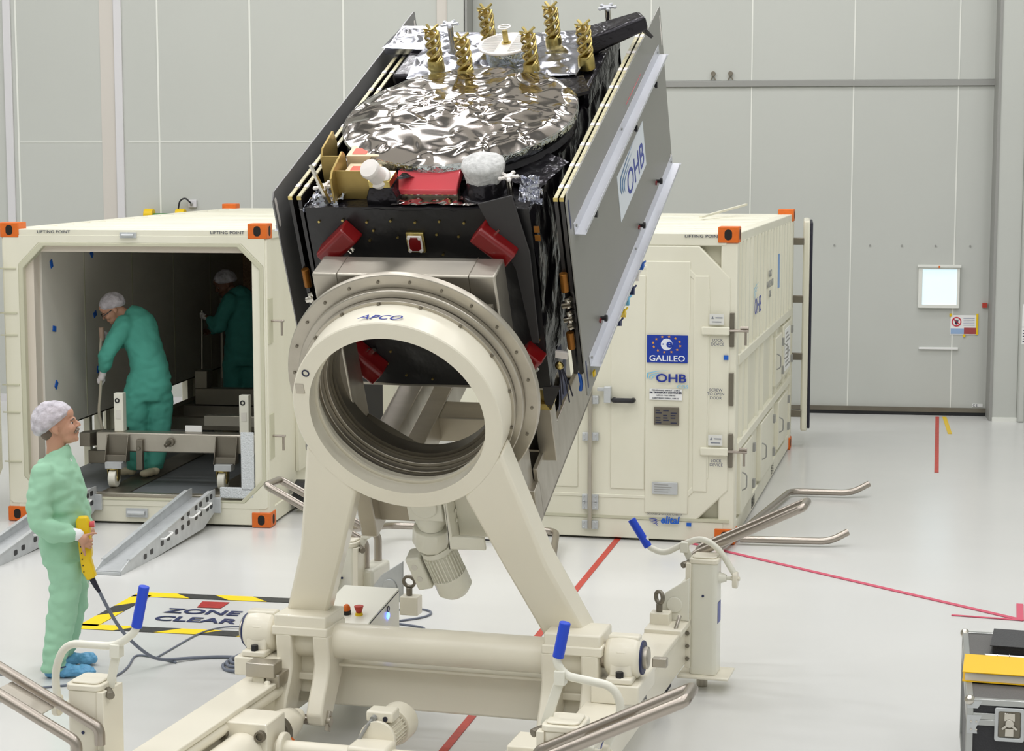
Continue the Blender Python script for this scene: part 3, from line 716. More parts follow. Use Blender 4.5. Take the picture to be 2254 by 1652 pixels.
# ================================================================== tilting trolley
MT = frame((-.416, 10.18, 0), 15.6)
CS = V((-.596, 9.75, 1.96))
MS = frame(CS, 15.6, 25.2)                 # ring frame: x right, y along the ring axis away, z up
REL = MT.inverted() @ MS
tr = thing('tilting_trolley', 'large cream-white tilting trolley with ring frame carrying the satellite', 'trolley', MT)
def T(name, mb, m='white', par=None, bevel=.006, **k):
    return mb.build(name, m, par or tr, bevel=bevel, **k)
for sx in (-1, 1):
    b = MB(); b.bx(sx * .89, sx * 1.06, -2.0, 1.85, .16, .42); rl = T('side_rail', b, bevel=.014)
    b = MB(); b.bx(sx * .86, sx * 1.075, -2.0, 1.62, .395, .425); T('rail_flange', b, par=rl)
    b = MB(); b.beam((sx * .86, -1.9, .2), (sx * .86, -.05, .2), .08, .1); b.tube([(sx * .885, -1.9, .36), (sx * .885, -.1, .36)], .035, n=12); T('inner_channel', b, par=rl)
    b = MB(); b.bx(sx * .89, sx * 1.15, -.1, .34, .425, .53); T('bearing_pedestal', b, bevel=.008)
    b = MB(); b.bx(sx * .86, sx * 1.09, 1.45, 1.86, .41, .45); T('end_plate', b, par=rl)
    # casters under the rails
    for y in (-1.5, 1.4):
        b = MB(); b.bx(sx * .93, sx * 1.03, y - .06, y + .06, .1, .17); b.cyl((sx * .95, y, .07), (sx * 1.01, y, .07), .07, n=20); T('wheel', b, 'rubber', rl)
# lettering on the right rail
for s_, z in (('GALILEO FOC', .36), ('S/C HANDLING 2 / (S2)', .3)):
    text(s_, .05, plane_m((1.062, .35, z), (0, 1, 0), (0, 0, 1)), 'ink', 'lettering', tr, .0005, 'CENTER', 0, .8)
text('APCO', .16, plane_m((1.062, -.75, .3), (0, 1, 0), (0, 0, 1)), 'ohbblue', 'lettering', tr, .0005, sx=1.2, shear=.2)
# pillow block bearings
for sx in (-1, 1):
    bb = MB()
    bb.lathe([(.085, -.1), (.112, -.075), (.118, -.02), (.118, .02), (.112, .075), (.085, .1)], (sx * 1.04, .07, .645), (1, 0, 0), 28)
    bb.bx(sx * 1.04 - .07, sx * 1.04 + .07, -.09, .24, .53, .565)
    bb.prism([(-.05, .56), (-.04, .65), (.18, .65), (.19, .56)], (sx * 1.04 - .06, .0, 0), (0, 1, 0), (0, 0, 1), (.12, 0, 0))
    for y in (-.02, .16): bb.bx(sx * 1.04 - .03, sx * 1.04 + .03, y - .02, y + .02, .56, .7)
    bb.bx(sx * 1.04 - .085, sx * 1.04 + .085, .03, .11, .735, .765)
    o = T('pillow_block', bb, bevel=.01)
    b = MB(); b.cyl((sx * 1.04, -.065, .56), (sx * 1.04, -.065, .595), .022, n=6); T('mounting_bolt', b, 'black', o, .002)
    b = MB(); b.cyl((sx * 1.13, .07, .645), (sx * 1.145, .07, .645), .092, n=28); T('bearing_seal', b, 'navy', o, .003)
    b = MB(); b.cyl((sx * 1.12, .07, .645), (sx * 1.17, .07, .645), .06, n=28); T('shaft_end', b, 'alu', o, .006)
    b = MB(); b.cyl((sx * .9, .07, .645), (sx * .96, .07, .645), .07, n=24); T('shaft_collar', b, 'steel', o, .003)
b = MB(); b.bx(1.19, 1.27, .05, .1, .6, .65); T('stop_block', b, 'alu')
b = MB(); b.bx(-1.03, -.86, -.22, -.1, .455, .535); b.bx(-.92, -.84, -.2, .05, .4, .47); T('sensor_cover', b, 'alu', bevel=.006)
b = MB(); b.bx(-1.0, -.93, -.2, -.1, .42, .46); b.tube([(-.9, -.22, .44), (-.89, -.25, .38)], .018, n=8); T('sensor_bracket', b)
# cross members
b = MB(); b.cyl((-.9, .1, .61), (.9, .1, .61), .1, n=40); T('pivot_tube', b, bevel=0)
b = MB(); b.bx(-.9, .9, .22, .42, .2, .47); T('cross_beam', b, bevel=.015)
b = MB(); b.bx(-.62, .62, .1, .22, .462, .482); T('beam_lip', b)
b = MB(); b.bx(-.95, .95, -1.98, -1.85, .17, .4); T('cross_beam', b, bevel=.015)
# screw jacks with gear blocks, drive shaft and motor
for sx in (-1, 1):
    xc = sx * .75
    b = MB(); b.bx(xc - .19, xc + .11, -.85, -.6, .1, .4) if sx < 0 else b.bx(xc - .11, xc + .19, -.85, -.6, .1, .4)
    gb = T('gear_block', b, bevel=.008)
    for qx in (-.13, .08):
        for qz in (.16, .34):
            b = MB(); b.lathe([(.03, 0), (.03, .03), (.018, .03), (.018, .015), (0, .015)], (xc + qx * -sx, -.85, qz), (0, -1, 0), 18); T('housing_bolt', b, 'alu_d', gb, .002)
    b = MB(); b.cyl((xc + sx * .02, -.85, .24), (xc + sx * .02, -1.95, .24), .11, n=36); T('jack_tube', b, bevel=.005)
    b = MB(); b.lathe([(.07, 0), (.095, .0), (.095, .03), (.085, .035), (.085, .1), (.095, .105), (.095, .14), (.07, .14)], (xc, -.6, .24), (0, 1, 0), 32); T('threaded_ring', b, 'alu_d', bevel=0)
    b = MB(); b.lathe([(.04, 0), (.095, .0), (.09, .12), (.075, .2), (.045, .24), (.045, .3)], (xc, -.46, .24), (0, 1, 0), 32); T('jack_nut_sleeve', b, bevel=0)
    b = MB(); b.cyl((xc + .088, -.5, .2), (xc + .091, -.47, .2), .022, n=12); T('orange_mark', b, 'orange')
b = MB(); b.cyl((-.64, -.72, .24), (-.2, -.72, .24), .045, n=24); T('drive_shaft_tube', b, bevel=0)
b = MB(); b.cyl((.0, -.72, .24), (.64, -.72, .24), .045, n=24); T('drive_shaft_tube', b, bevel=0)
for x in (-.585, .585):
    b = MB(); b.lathe([(.05, -.015), (.085, -.015), (.085, .015), (.05, .015)], (x * 1.03, -.72, .24), (1, 0, 0), 24); T('shaft_flange', b)
MG = Mx.Translation((-.075, -.13, -.015)) @ Mx.Translation((-.03, -.5, .3)) @ Mx.Diagonal((.82, .8, .82, 1)) @ Mx.Translation((.03, .5, -.3))
b = MB(MG); b.bx(-.16, .1, -.76, -.54, .16, .34); b.bx(-.1, .02, -.8, -.76, .18, .32); gx = T('gearbox', b, bevel=.016)
for q in (-.07, -.0):
    b = MB(MG); b.cyl((q - .03, -.8, .3), (q - .03, -.812, .3), .01, n=8); T('screw', b, 'grey', gx, 0)
mo = MB(MG); mo.lathe([(.09, -.03), (.12, -.03), (.12, 0), (.095, .02), (.095, .24)], (-.03, -.52, .33), (0, 1, .0), 32); mt = T('motor', mo, bevel=.003)
b = MB(MG)
for k in range(26):
    a = 2 * pi * k / 26; b.beam((-.03 + .09 * cos(a), -.48, .33 + .09 * sin(a)), (-.03 + .09 * cos(a), -.27, .33 + .09 * sin(a)), .006, .035, up=(cos(a), 0, sin(a)))
T('cooling_fins', b, par=mt, bevel=0)
b = MB(MG); b.lathe([(.118, -.2), (.128, -.18), (.128, -.04), (.1, -.005), (.02, 0)], (-.03, -.06, .33), (0, 1, 0), 32); T('fan_cowl', b, par=mt, bevel=0)
b = MB(MG); b.bx(-.12, .06, -.5, -.36, .43, .5); tb = T('terminal_box', b, par=mt, bevel=.01)
b = MB(MG); b.cyl((.01, -.5, .455), (.01, -.507, .455), .016, n=14); T('cable_gland', b, 'rubber', mt, 0)
b = MB(MG); b.tube(fillet([(-.06, -.5, .46), (-.08, -.55, .44), (-.2, -.62, .22), (-.24, -.66, .05)], .05), .011, n=8); b.cyl((-.06, -.5, .46), (-.065, -.53, .455), .02, n=12); T('motor_cable', b, 'grey', mt, 0)

# ---- jack columns with cranks at the four corners
def column(sx, y, style):
    x = sx * 1.165
    b = MB(); b.prism(rrect(x - .085, x + .085, y - .095, y + .095, .03), (0, 0, .1), (1, 0, 0), (0, 1, 0), (0, 0, .7))
    c = T('jack_column', b, 'white2' if y > 0 else 'white', bevel=.004)
    b = MB(); b.prism(rrect(x - .092, x + .092, y - .1, y + .1, .035), (0, 0, .8), (1, 0, 0), (0, 1, 0), (0, 0, .03)); b.prism(rrect(x - .075, x + .075, y - .08, y + .08, .03), (0, 0, .83), (1, 0, 0), (0, 1, 0), (0, 0, .012)); T('column_cap', b, par=c, bevel=.006)
    b = MB(); b.bx(x - .15 if sx > 0 else x - .17, x + .17 if sx > 0 else x + .15, y - .15, y + .13, .085, .1); T('base_plate', b, par=c, bevel=.004)
    b = MB(); b.cyl((x - sx * .02, y + .02, .0), (x - sx * .02, y + .02, .09), .035, n=20); T('jack_foot', b, 'alu', c, .003)
    b = MB(); b.bx(sx * 1.055, sx * 1.09, y - .1, y + .1, .14, .8); T('clamp_plate', b, par=c, bevel=.003)
    for z in (.2, .28, .36, .44):
        b = MB(); b.cyl((sx * 1.072, y - .1, z), (sx * 1.072, y - .112, z), .014, n=6); T('clamp_bolt', b, 'alu_d', c, .002)
    b = MB(); b.cyl((x, y - .096, .6), (x, y - .1, .6), .008, n=10); T('blue_dot', b, 'navy', c, 0)
    if y > 0:
        b = MB(); b.bx(x + sx * .086, x + sx * .088, y - .05, y + .05, .42, .55); T('blue_label', b, 'ohbblue', c, 0)
    # crank
    hx = sx * 1.35
    b = MB(); b.cyl((x + sx * .08, y, .7), (x + sx * .13, y, .7), .04, .022, n=16); b.cyl((x + sx * .12, y, .7), (hx + sx * .02, y, .7), .012, n=12); T('crank_shaft', b, 'white2', c, 0)
    b = MB(); b.prism(rrect(-.035, .035, -.06, .045, .03), (hx - .016, y, .7), (0, 1, 0), (0, 0, 1), (.032, 0, 0)); b.cyl((hx - .03, y, .7), (hx + .03, y, .7), .014, n=10); T('crank_hub', b, par=c)
    if style == 'down':
        P = [(hx, y, .72), (sx * 1.3, y - .08, .6), (sx * 1.2, y - .1, .52), (sx * 1.17, y - .16, .66), (sx * 1.17, y - .2, .66)]
        G = ((sx * 1.165, y - .18, .64), (sx * 1.2, y - .3, .5))
    else:
        dz = .03 if y < 0 else -.04
        P = [(hx, y, .73), (hx - sx * .03, y, .86), (sx * 1.25, y, .975 + dz), (sx * 1.03, y, .985 + dz), (sx * .93, y, .93 + dz if y > 0 else 1.04), (sx * .8, y, .91 if y > 0 else 1.1)]
        if y < 0:
            P = [(hx, y, .73), (sx * 1.36, y, .86), (sx * 1.3, y, 1.0), (sx * 1.03, y, 1.0), (sx * .93, y, 1.08), (sx * .92, y, 1.13)] if sx < 0 else \
                [(hx, y, .73), (1.42, y, .9), (1.38, y, 1.0), (1.16, y, 1.03), (1.12, y, 1.09), (1.128, y, 1.13)]
            G = ((sx * .925, y, 1.1), (sx * .88, y, 1.3)) if sx < 0 else ((1.128, y, 1.11), (1.16, y, 1.27))
        else:
            P = [(hx, y, .72), (sx * 1.25, y, .88), (sx * 1.14, y, .95), (sx * 1.02, y, .9), (sx * .9, y, .83), (sx * .8, y, .87), (sx * .78, y, .92)]
            G = ((sx * .8, y, .87), (sx * .69, y, 1.04))
    b = MB(); b.tube(fillet(P, .09), .019, n=14); b.ell(P[-1], (.019, .019, .019), 10); T('crank_arm', b, 'white2', c, 0)
    b = MB(); b.cyl(G[0], G[1], .0255, n=18); T('crank_grip', b, 'blue', c, .004)
    bz = .98 if y < 0 else .88
    cx_ = 1.03 if not (sx > 0 and y < 0) else 1.14
    if sx > 0 and y < 0: bz = 1.02
    b = MB(); b.bx(sx * cx_ - .025, sx * cx_ + .025, y - .028, y + .028, bz - .03, bz + .035)
    b.beam((sx * cx_, y, bz), (sx * 1.07, y, .8), .045, .01, up=(0, 1, 0)); T('crank_clip', b, 'white2', c, .004)
    b = MB(); b.cyl((sx * 1.07, y - .02, .79), (sx * 1.03, y - .07, .78), .02, n=10); T('clip_knob', b, 'alu_d', c, .003)
column(1, 1.86, 'up'); column(-1, 1.74, 'down'); column(-1, -1.71, 'up'); column(1, -1.74, 'up')

# ---- stainless push handles
for sx in (-1, 1):
    for sy in (-1, 1):
        y0, y1 = 1.95, 2.19
        if sx < 0: y0, y1 = 1.8, 2.04
        if sy < 0: y0, y1 = -1.84, -2.06
        dz = (-.17 if sx < 0 else -.1) if sy < 0 else 0
        b = MB(); b.tube(fillet([(sx * 1.06, y0, .56), (sx * 1.06, y0, .81 + dz), (sx * 1.75, y0, 1.15 + dz), (sx * 1.75, y1, 1.15 + dz), (sx * 1.06, y1, .81 + dz), (sx * 1.06, y1, .56)], .035, 5), .026, n=14)
        h = T('push_handle', b, 'steel', None, 0)
        b = MB(); b.beam((sx * 1.28, (y0 + y1) / 2, .9 + dz), (sx * 1.5, (y0 + y1) / 2, 1.005 + dz), abs(y1 - y0) - .05, .006, up=(0, 0, 1)); T('handle_plate', b, 'alu', h, 0)
        b = MB(); b.bx(sx * .99, sx * 1.12, min(y0, y1) - .05, max(y0, y1) + .05, .2, .64 + dz * .7); T('handle_socket', b, 'white2', h, .02)
# lifting eyes and fork guards at the far end
for sx, y in ((-.7, 1.62), (.92, 1.62)):
    b = MB(); b.lathe([(.028, -.012), (.046, -.012), (.046, .012), (.028, .012)], (sx, y, .61), (0, 1, .3) if sx < 0 else (1, 1, 0), 24, closed=True); b.cyl((sx, y, .52), (sx, y, .57), .02, n=14); T('lifting_eye', b, 'alu_d', None, .004)
    b = MB(); b.bx(sx - .05, sx + .07, y - .05, y + .05, .4, .52); T('eye_block', b)
for sx in (-.86, 1.0):
    b = MB(); b.prism([(0, .45), (.0, .55), (.05, .62), (.2, .72), (.2, .45)], (sx - .11, 1.7, 0), (1, 0, 0), (0, 0, 1), (0, .02, 0)); b.cyl((sx, 1.7, .55), (sx, 1.69, .55), .05, n=20); T('guard_plate', b, 'zinc' if sx < 0 else 'white2')
b = MB(); b.cyl((1.04, 1.5, .43), (1.06, 1.56, .52), .014, n=8); T('lock_pin', b, 'alu')
# ---- control box
b = MB(); b.prism([(.46, .16), (.46, .61), (.5, .625), (1.0, .7), (1.02, .69), (1.02, .16)], (-.9, 0, 0), (0, 1, 0), (0, 0, 1), (.34, 0, 0)); cb = T('control_box', b, 'white2', None, .006)
b = MB(); b.prism([(.452, .58), (.452, .62), (.5, .636), (1.0, .712), (1.0, .7), (.5, .625), (.46, .61)], (-.905, 0, 0), (0, 1, 0), (0, 0, 1), (.35, 0, 0)); T('box_lid', b, 'white2', cb, .003)
b = MB(); b.prism([(.452, .575), (.5, .615), (1.0, .69), (1.0, .696), (.5, .621), (.452, .581)], (-.56, 0, 0), (0, 1, 0), (0, 0, 1), (.0022, 0, 0)); T('lid_gap', b, 'rubber', cb, 0)
b = MB(); b.cyl((-.725, .56, .64), (-.725, .557, .67), .024, n=18); T('indicator_base', b, 'black', cb, .002)
b = MB(); b.ell((-.725, .555, .677), (.023, .023, .03), 16); T('orange_indicator', b, 'orange', cb, 0)
b = MB(); b.cyl((-.65, .56, .64), (-.65, .558, .66), .024, .02, n=18); T('button_collar', b, 'yel2', cb, .002)
b = MB(); b.cyl((-.65, .558, .66), (-.65, .555, .7), .016, .029, n=18); T('emergency_button', b, 'red', cb, .003)
K['led'] = mat('blue_led', (60, 90, 255), .3, emit=9)
b = MB(); b.cyl((-.56, .8, .59), (-.552, .8, .59), .02, n=14); T('blue_lamp', b, 'led', cb, 0)
b = MB(); b.lathe([(.014, 0), (.02, 0), (.02, .004), (.014, .004)], (-.556, .802, .63), (1, 0, 0), 16, closed=True); T('key_ring', b, 'black', cb, 0)
b = MB(); b.tube(fillet([(-.9, .6, .5), (-1.0, .65, .58), (-1.0, .85, .62), (-.9, .95, .6)], .08), .014, n=8); b.tube(fillet([(-.9, .55, .42), (-1.02, .6, .5), (-.98, .8, .56), (-.9, .88, .55)], .08), .014, n=8); T('box_cable', b, 'cable', cb, 0)

# ---- tilting A-frame in the ring plane
af = tr
def A(name, mb, m='white', par=None, bevel=.006, **k): return mb.build(name, m, par or af, bevel=bevel, **k)
R1, R2 = .474, .565
# ring: front face, outer drum, inner lip
b = MB(REL); b.lathe([(R1, 0), (R2 - .006, 0), (R2, .006), (R2, .19), (R1 + .02, .19), (R1 + .02, .1), (R1 + .012, .1), (R1, .09)], (0, 0, 0), (0, 1, 0), 128, closed=True); ring = A('white_ring', b, bevel=0)
b = MB(REL); b.lathe([(R1 + .02, .1), (R1 - .012, .1), (R1 - .012, .12), (R1 + .02, .12)], (0, 0, 0), (0, 1, 0), 128, closed=True); A('inner_lip', b, par=ring, bevel=0)
b = MB(REL); b.lathe([(.5, .19), (.583, .19), (.583, .225), (.5, .225)], (0, 0, 0), (0, 1, 0), 128, closed=True); fl = A('turntable_ring', b, 'alu', bevel=.003)
b = MB(REL); b.lathe([(.49, .225), (.612, .235), (.618, .24), (.618, .272), (.49, .272)], (0, 0, 0), (0, 1, 0), 128, closed=True); A('turntable_step', b, 'alu', fl, .003)
b = MB(REL); b.lathe([(.47, .275), (.686, .275), (.69, .281), (.69, .315), (.47, .315)], (0, 0, 0), (0, 1, 0), 144, closed=True); fg = A('flange_ring', b, 'alu', bevel=.003)
for k in range(24):
    a = 2 * pi * (k + .5) / 24
    h = MB(REL); h.cyl((.652 * cos(a), .276, .652 * sin(a)), (.652 * cos(a), .268, .652 * sin(a)), .0085, n=8); A('flange_bolt', h, 'alu_d', fg, 0)
for k in range(16):
    a = 2 * pi * (k + .3) / 16
    h = MB(REL); h.cyl((.5715 * cos(a), .19, .5715 * sin(a)), (.5715 * cos(a), .18, .5715 * sin(a)), .009, n=8); A('ring_bolt', h, 'alu_d', fl, 0)
a_ = R(100)
# APCO lettering on top of the drum
text('APCO', .062, REL @ plane_m((-.02, .055, R2 + .001), (1, 0, 0), (0, .94, -.02)), 'ohbblue', 'lettering', ring, .0005, sx=1.35, shear=.35)
h = MB(REL); h.bx(-.528, -.48, -.004, .03, .13, .19); A('notch_plate', h, 'alu', ring, .003)
h = MB(REL); h.lathe([(.014, 0), (.021, 0), (.021, .003), (.014, .003)], (-.455, -.001, .255), (0, -1, 0), 16, closed=True); A('hole_mark', h, 'ink', ring, 0)
# legs
for sx in (-1, 1):
    leg = [(.735 if False else 0, 0)]
    if sx < 0: P = [(-.47, -.30), (-.25, -.5), (-.46, -.94), (-.655, -1.40), (-.905, -1.40), (-.735, -.95)]
    else: P = [(.42, -.36), (.55, -.24), (.69, -.86), (.87, -1.38), (.63, -1.38), (.44, -.87)]
    # tapering box leg: front and back outlines
    F_ = [(sx * .30, -.48), (sx * .535, -.20), (sx * .70, -.90), (sx * .885, -1.40), (sx * .64, -1.40), (sx * .45, -.90)]
    b = MB(REL); b.prism(F_, (0, .0, 0), (1, 0, 0), (0, 0, 1), (0, .17, 0)); lg = A('frame_leg', b, bevel=.018)
    b = MB(); b.bx(sx * .62, sx * .93, -.05, .24, .7, .775); A('leg_cap', b, bevel=.01)
    b = MB(); b.bx(sx * .61, sx * .94, -.06, .23, .66, .712); A('cap_plate', b, bevel=.008)
    # fork cheeks (in trolley axes)
    for q0, q1 in ((.605, .70), (.825, .92)):
        prof = [(y_ + .07, z_) for y_, z_ in [(-.13, .67), (-.12, .58), (-.11, .50), (-.14, .42), (-.2, .33), (-.235, .25), (-.215, .19), (-.15, .165), (-.08, .19), (.02, .32), (.12, .46), (.2, .6), (.2, .67)]]
        b = MB(); b.prism(prof, (sx * q0, 0, 0), (0, 1, 0), (0, 0, 1), (sx * (q1 - q0), 0, 0)); fk = A('fork_cheek', b, bevel=.012)
        h = MB(); xx = sx * (q0 if q0 < .8 else q1)
        s_ = -sx if q0 < .8 else sx
        h.box((xx + s_ * .008, -.085, .2), (.02, .05, .11), Mx.Rotation(R(-20), 3, 'X')); h.cyl((xx, -.085, .2), (xx + s_ * .026, -.085, .2), .03, n=16)
        A('pin_retainer', h, 'alu', fk, .003)
    b = MB(); b.cyl((sx * .605, -.085, .2), (sx * .92, -.085, .2), .028, n=18); A('fork_pin', b, 'steel', bevel=0)
    b = MB(); b.bx(sx * .69, sx * .84, .06, .2, .38, .42); A('fork_web', b)
    b = MB(); b.bx(sx * .69, sx * .84, .1, .19, .3, .66); A('fork_back', b)
# turning motor under the ring
mc = MB(REL)
mc.bx(-.08, .12, .12, .3, -.74, -.56); mc.cyl((.02, .12, -.64), (.02, .105, -.64), .075, n=28)
g1 = A('gearbox', mc, 'white2', bevel=.014)
b = MB(REL @ Mx.Translation((.02, .21, -.74)) @ Mx.Rotation(R(8), 4, 'Y') @ Mx.Rotation(R(180), 4, 'X'))
b.lathe([(.085, 0), (.09, .03), (.09, .05), (.075, .06), (.075, .09)], (0, 0, 0), (0, 0, 1), 32); A('gear_neck', b, 'white2', g1, 0)
b = MB(REL @ Mx.Translation((.02, .21, -.74)) @ Mx.Rotation(R(8), 4, 'Y') @ Mx.Rotation(R(180), 4, 'X'))
b.lathe([(.06, .09), (.1, .1), (.103, .2), (.085, .235), (.06, .24)], (0, 0, 0), (0, 0, 1), 10); A('gear_bell', b, 'white2', g1, .004)
MM = REL @ Mx.Translation((.01, .23, -.985)) @ Mx.Rotation(R(-14), 4, 'Y') @ Mx.Rotation(R(180), 4, 'X')
b = MB(MM); b.lathe([(.07, 0), (.095, .0), (.095, .03), (.085, .035), (.085, .2)], (0, 0, 0), (0, 0, 1), 32); mm = A('motor', b, 'white2', bevel=0)
b = MB(MM)
for k in range(30):
    a = 2 * pi * k / 30; b.beam((.088 * cos(a), .088 * sin(a), .04), (.088 * cos(a), .088 * sin(a), .19), .005, .02, up=(cos(a), sin(a), 0))
A('cooling_fins', b, 'white2', mm, 0)
b = MB(MM); b.lathe([(.1, .19), (.1, .29), (.07, .325), (.02, .33)], (0, 0, 0), (0, 0, 1), 32); A('fan_cowl', b, 'white2', mm, 0)
b = MB(MM); b.bx(-.19, -.1, -.05, .06, .02, .24); A('terminal_box', b, 'white2', mm, .012)
for z in (.08, .16):
    b = MB(MM); b.cyl((-.15, .06, z), (-.15, .064, z), .018, n=14); A('cable_gland', b, 'contwall', mm, 0)
b = MB(REL); b.bx(.14, .16, .1, .3, -.9, -.5); b.bx(.14, .34, .1, .12, -.9, -.82); b.bx(.16, .36, .22, .24, -.9, -.5)
for q in (-.64, -.72, -.58, -.78): b.cyl((.16, .2, q), (.17, .2, q), .012, n=8)
A('motor_bracket', b, 'white2')
# ================================================================== support frame (aluminium) and satellite
K['foil'] = mat('silver_foil', (206, 199, 194), .1, 1.0)
K['foil2'] = mat('bright_foil', (186, 188, 198), .2, 1.0, bump=.15, bscale=8)
K['mli'] = mat('black_foil_blanket', (30, 29, 30), .36, .1, bump=.35, bscale=9, spec=.6)
K['mlis'] = mat('shiny_black_foil', (44, 42, 46), .22, .6, bump=.6, bscale=11)
K['kapton'] = mat('dull_black_sheet', (52, 50, 50), .6)
K['gold'] = mat('gold_plating', (204, 184, 116), .28, 1.0, var=.3, scale=30)
K['olive'] = mat('chromated_plate', (176, 152, 92), .4, .75, var=.2, scale=6)
K['brass'] = mat('amber_tube', (138, 88, 28), .3, .6)
K['redcov'] = mat('red_protective_cover', (120, 16, 18), .3, coat=.15)
K['redtray'] = mat('red_glossy_tray', (210, 74, 82), .2, coat=.6)
K['silverw'] = mat('white_ceramic', (234, 228, 222), .35)
K['net'] = mat('white_net_cap', (226, 226, 224), .8, var=.25, scale=40, bump=.6, bscale=30, alpha=.9)
K['panel_edge'] = mat('honeycomb_edge', (214, 206, 168), .45, var=.5, scale=50, rgb2=(120, 112, 84))
K['panel_face'] = mat('dark_panel_face', (24, 20, 20), .25, coat=.3)

sf = thing('support_frame', 'bare aluminium L-shaped support frame between the white ring and the satellite', 'frame', MS)
def F(name, mb, m='alu', par=None, bevel=.006, **k): return mb.build(name, m, par or sf, bevel=bevel, **k)
Y0, Y1 = .40, .60
b = MB(); b.bx(-.5, .5, Y0, Y1, .42, .62); top = F('top_tube', b, bevel=.012)
for x in (-.36, .36):
    b = MB(); b.bx(x - .002, x + .002, Y0 - .001, Y1 + .001, .418, .6215); F('weld_seam', b, 'alu_d', top, 0)
for sx in (-1, 1):
    b = MB(); b.bx(sx * .4, sx * .5, Y0, Y1, -1.08, .44); F('side_tube', b, bevel=.01)
    b = MB(); b.prism([(sx * .4, -.36), (sx * .4, -.6), (sx * .12, -.6), (sx * .14, -.545)], (0, Y0 + .01, 0), (1, 0, 0), (0, 0, 1), (0, .18, 0)); F('corner_gusset', b, 'alu_d')
b = MB(); b.bx(-.4, .4, Y0 + .01, Y1 - .01, -.68, -.56); F('lower_tube', b, 'alu_d')
# adapter plate holding the flange
sq = []
n_ = 64
for k in range(n_):
    a = 2 * pi * k / n_; c, s = cos(a), sin(a); q = .49 / max(abs(c), abs(s)); sq.append((q * c, q * s))
b = MB(); b.ringp(sq, [(.455 * cos(2 * pi * k / n_), .455 * sin(2 * pi * k / n_)) for k in range(n_)], (0, .315, 0), (1, 0, 0), (0, 0, 1), (0, .03, 0)); F('adapter_plate', b, 'alu_d', bevel=0)
b = MB(); b.lathe([(.44, .33), (.47, .33), (.47, .42), (.44, .42)], (0, 0, 0), (0, 1, 0), 96, closed=True); F('inner_sleeve', b, 'alu_d', bevel=0)
# receding rails, channel section with ribs
for sx in (-1, 1):
    for q0, q1 in ((.19, .31), (.38, .41 if sx > 0 else .53), (.5, .53)):
        b = MB(); b.bx(sx * q0, sx * q1, .6, 1.9, -1.03 if q0 > .3 else -.86, -.7); F('rail_tube', b, bevel=.006)
    b = MB(); b.bx(sx * .38, sx * .53, .6, 1.9, -1.03, -1.0); F('rail_floor', b)
    b = MB(); b.bx(sx * .19, sx * .53, .5, .62, -1.03, -.78); F('rail_end_plate', b)
    for y in (.8, 1.2, 1.6):
        b = MB(); b.prism([(.40, -1.02), (.51, -1.02), (.51, -.72), (.40, -.72)], (0, y, 0), (sx, 0, 0), (0, 0, 1), (0, .02, 0)); F('rail_rib', b, bevel=0)
for y in (1.1, 1.7):
    b = MB(); b.bx(-.3, .3, y, y + .18, -.88, -.71); F('cross_tube', b, bevel=.008)
b = MB(); b.prism([(0, 0), (.1, 0), (0, .3)], (-.3, 1.1, -.84), (1, 0, 0), (0, -1, 0), (0, 0, .1)); F('gusset_plate', b)
# upright posts carrying the satellite underside
for sx in (-1, 1):
    for y in (.9, 1.75):
        if y < 1 and sx < 0: continue
        b = MB(); b.bx(sx * .5, sx * .6, y - .14 * (y < 1), y + .1 - .14 * (y < 1), -.75, -.37); F('upright_post', b)
    b = MB(); b.beam((sx * .45, 1.0, -.34), (sx * .45, 1.85, -.34), .1, .06); F('seat_beam', b)
    b = MB(); b.cyl((sx * .57, .8, -.36), (sx * .57, .8, -.28), .035, n=20); b.bx(sx * .53, sx * .61, .74, .86, -.4, -.36); F('gold_foot', b, 'gold', bevel=.003)

sat = thing('satellite', 'black and silver foil wrapped satellite tilted on the white ring between two grey cover plates', 'satellite', MS)
def S(name, mb, m='mli', par=None, bevel=.004, **k): return mb.build(name, m, par or sat, bevel=bevel, **k)
def wrinkle(p, a, s, ridge=False):
    v = noise.noise(V(p) * s)
    return a * (abs(v) * 1.6 - .4 if ridge else v)
def sheet(o, ux, uy, nx, ny, amp, sc_, ridge=False, edge=True, nrm=None):
    """wrinkled rectangle o + u*ux + v*uy"""
    ux, uy = V(ux), V(uy); n = nrm or ux.cross(uy).normalized(); P = []; o = V(o)
    for j in range(ny + 1):
        for i in range(nx + 1):
            p = o + ux * i / nx + uy * j / ny
            P.append(p + n * (wrinkle(p, amp, sc_, ridge) + wrinkle(p + V((7, 3, 1)), amp * .45, sc_ * 2.6, ridge)))
    return P, [(j * (nx + 1) + i, j * (nx + 1) + i + 1, (j + 1) * (nx + 1) + i + 1, (j + 1) * (nx + 1) + i) for j in range(ny) for i in range(nx)]
# core
b = MB(); b.bx(-.6, .6, .77, 3.08, -.25, .8); S('body_core', b, 'kapton')
def blanket(name, o, ux, uy, nx, ny, amp, sc_, m='mli', ridge=False):
    b = MB(); b.add(*sheet(o, ux, uy, nx, ny, amp, sc_, ridge)); return b.build(name, m, sat, ang=60)
blanket('front_blanket', (-.62, .75, -.26), (1.24, 0, 0), (0, 0, 1.09), 60, 50, .012, 2.6)
blanket('right_blanket', (.62, .75, -.26), (0, 2.35, 0), (0, 0, 1.09), 80, 40, .02, 3.2, 'mlis', True)
blanket('left_blanket', (-.62, 3.1, -.26), (0, -2.35, 0), (0, 0, 1.09), 60, 30, .02, 3.2, 'mlis', True)
blanket('top_blanket', (-.62, .75, .82), (1.24, 0, 0), (0, 2.35, 0), 60, 90, .016, 4, 'mlis', True)
blanket('rear_blanket', (.62, 3.1, -.26), (-1.24, 0, 0), (0, 0, 1.09), 40, 30, .016, 4, 'mlis', True)
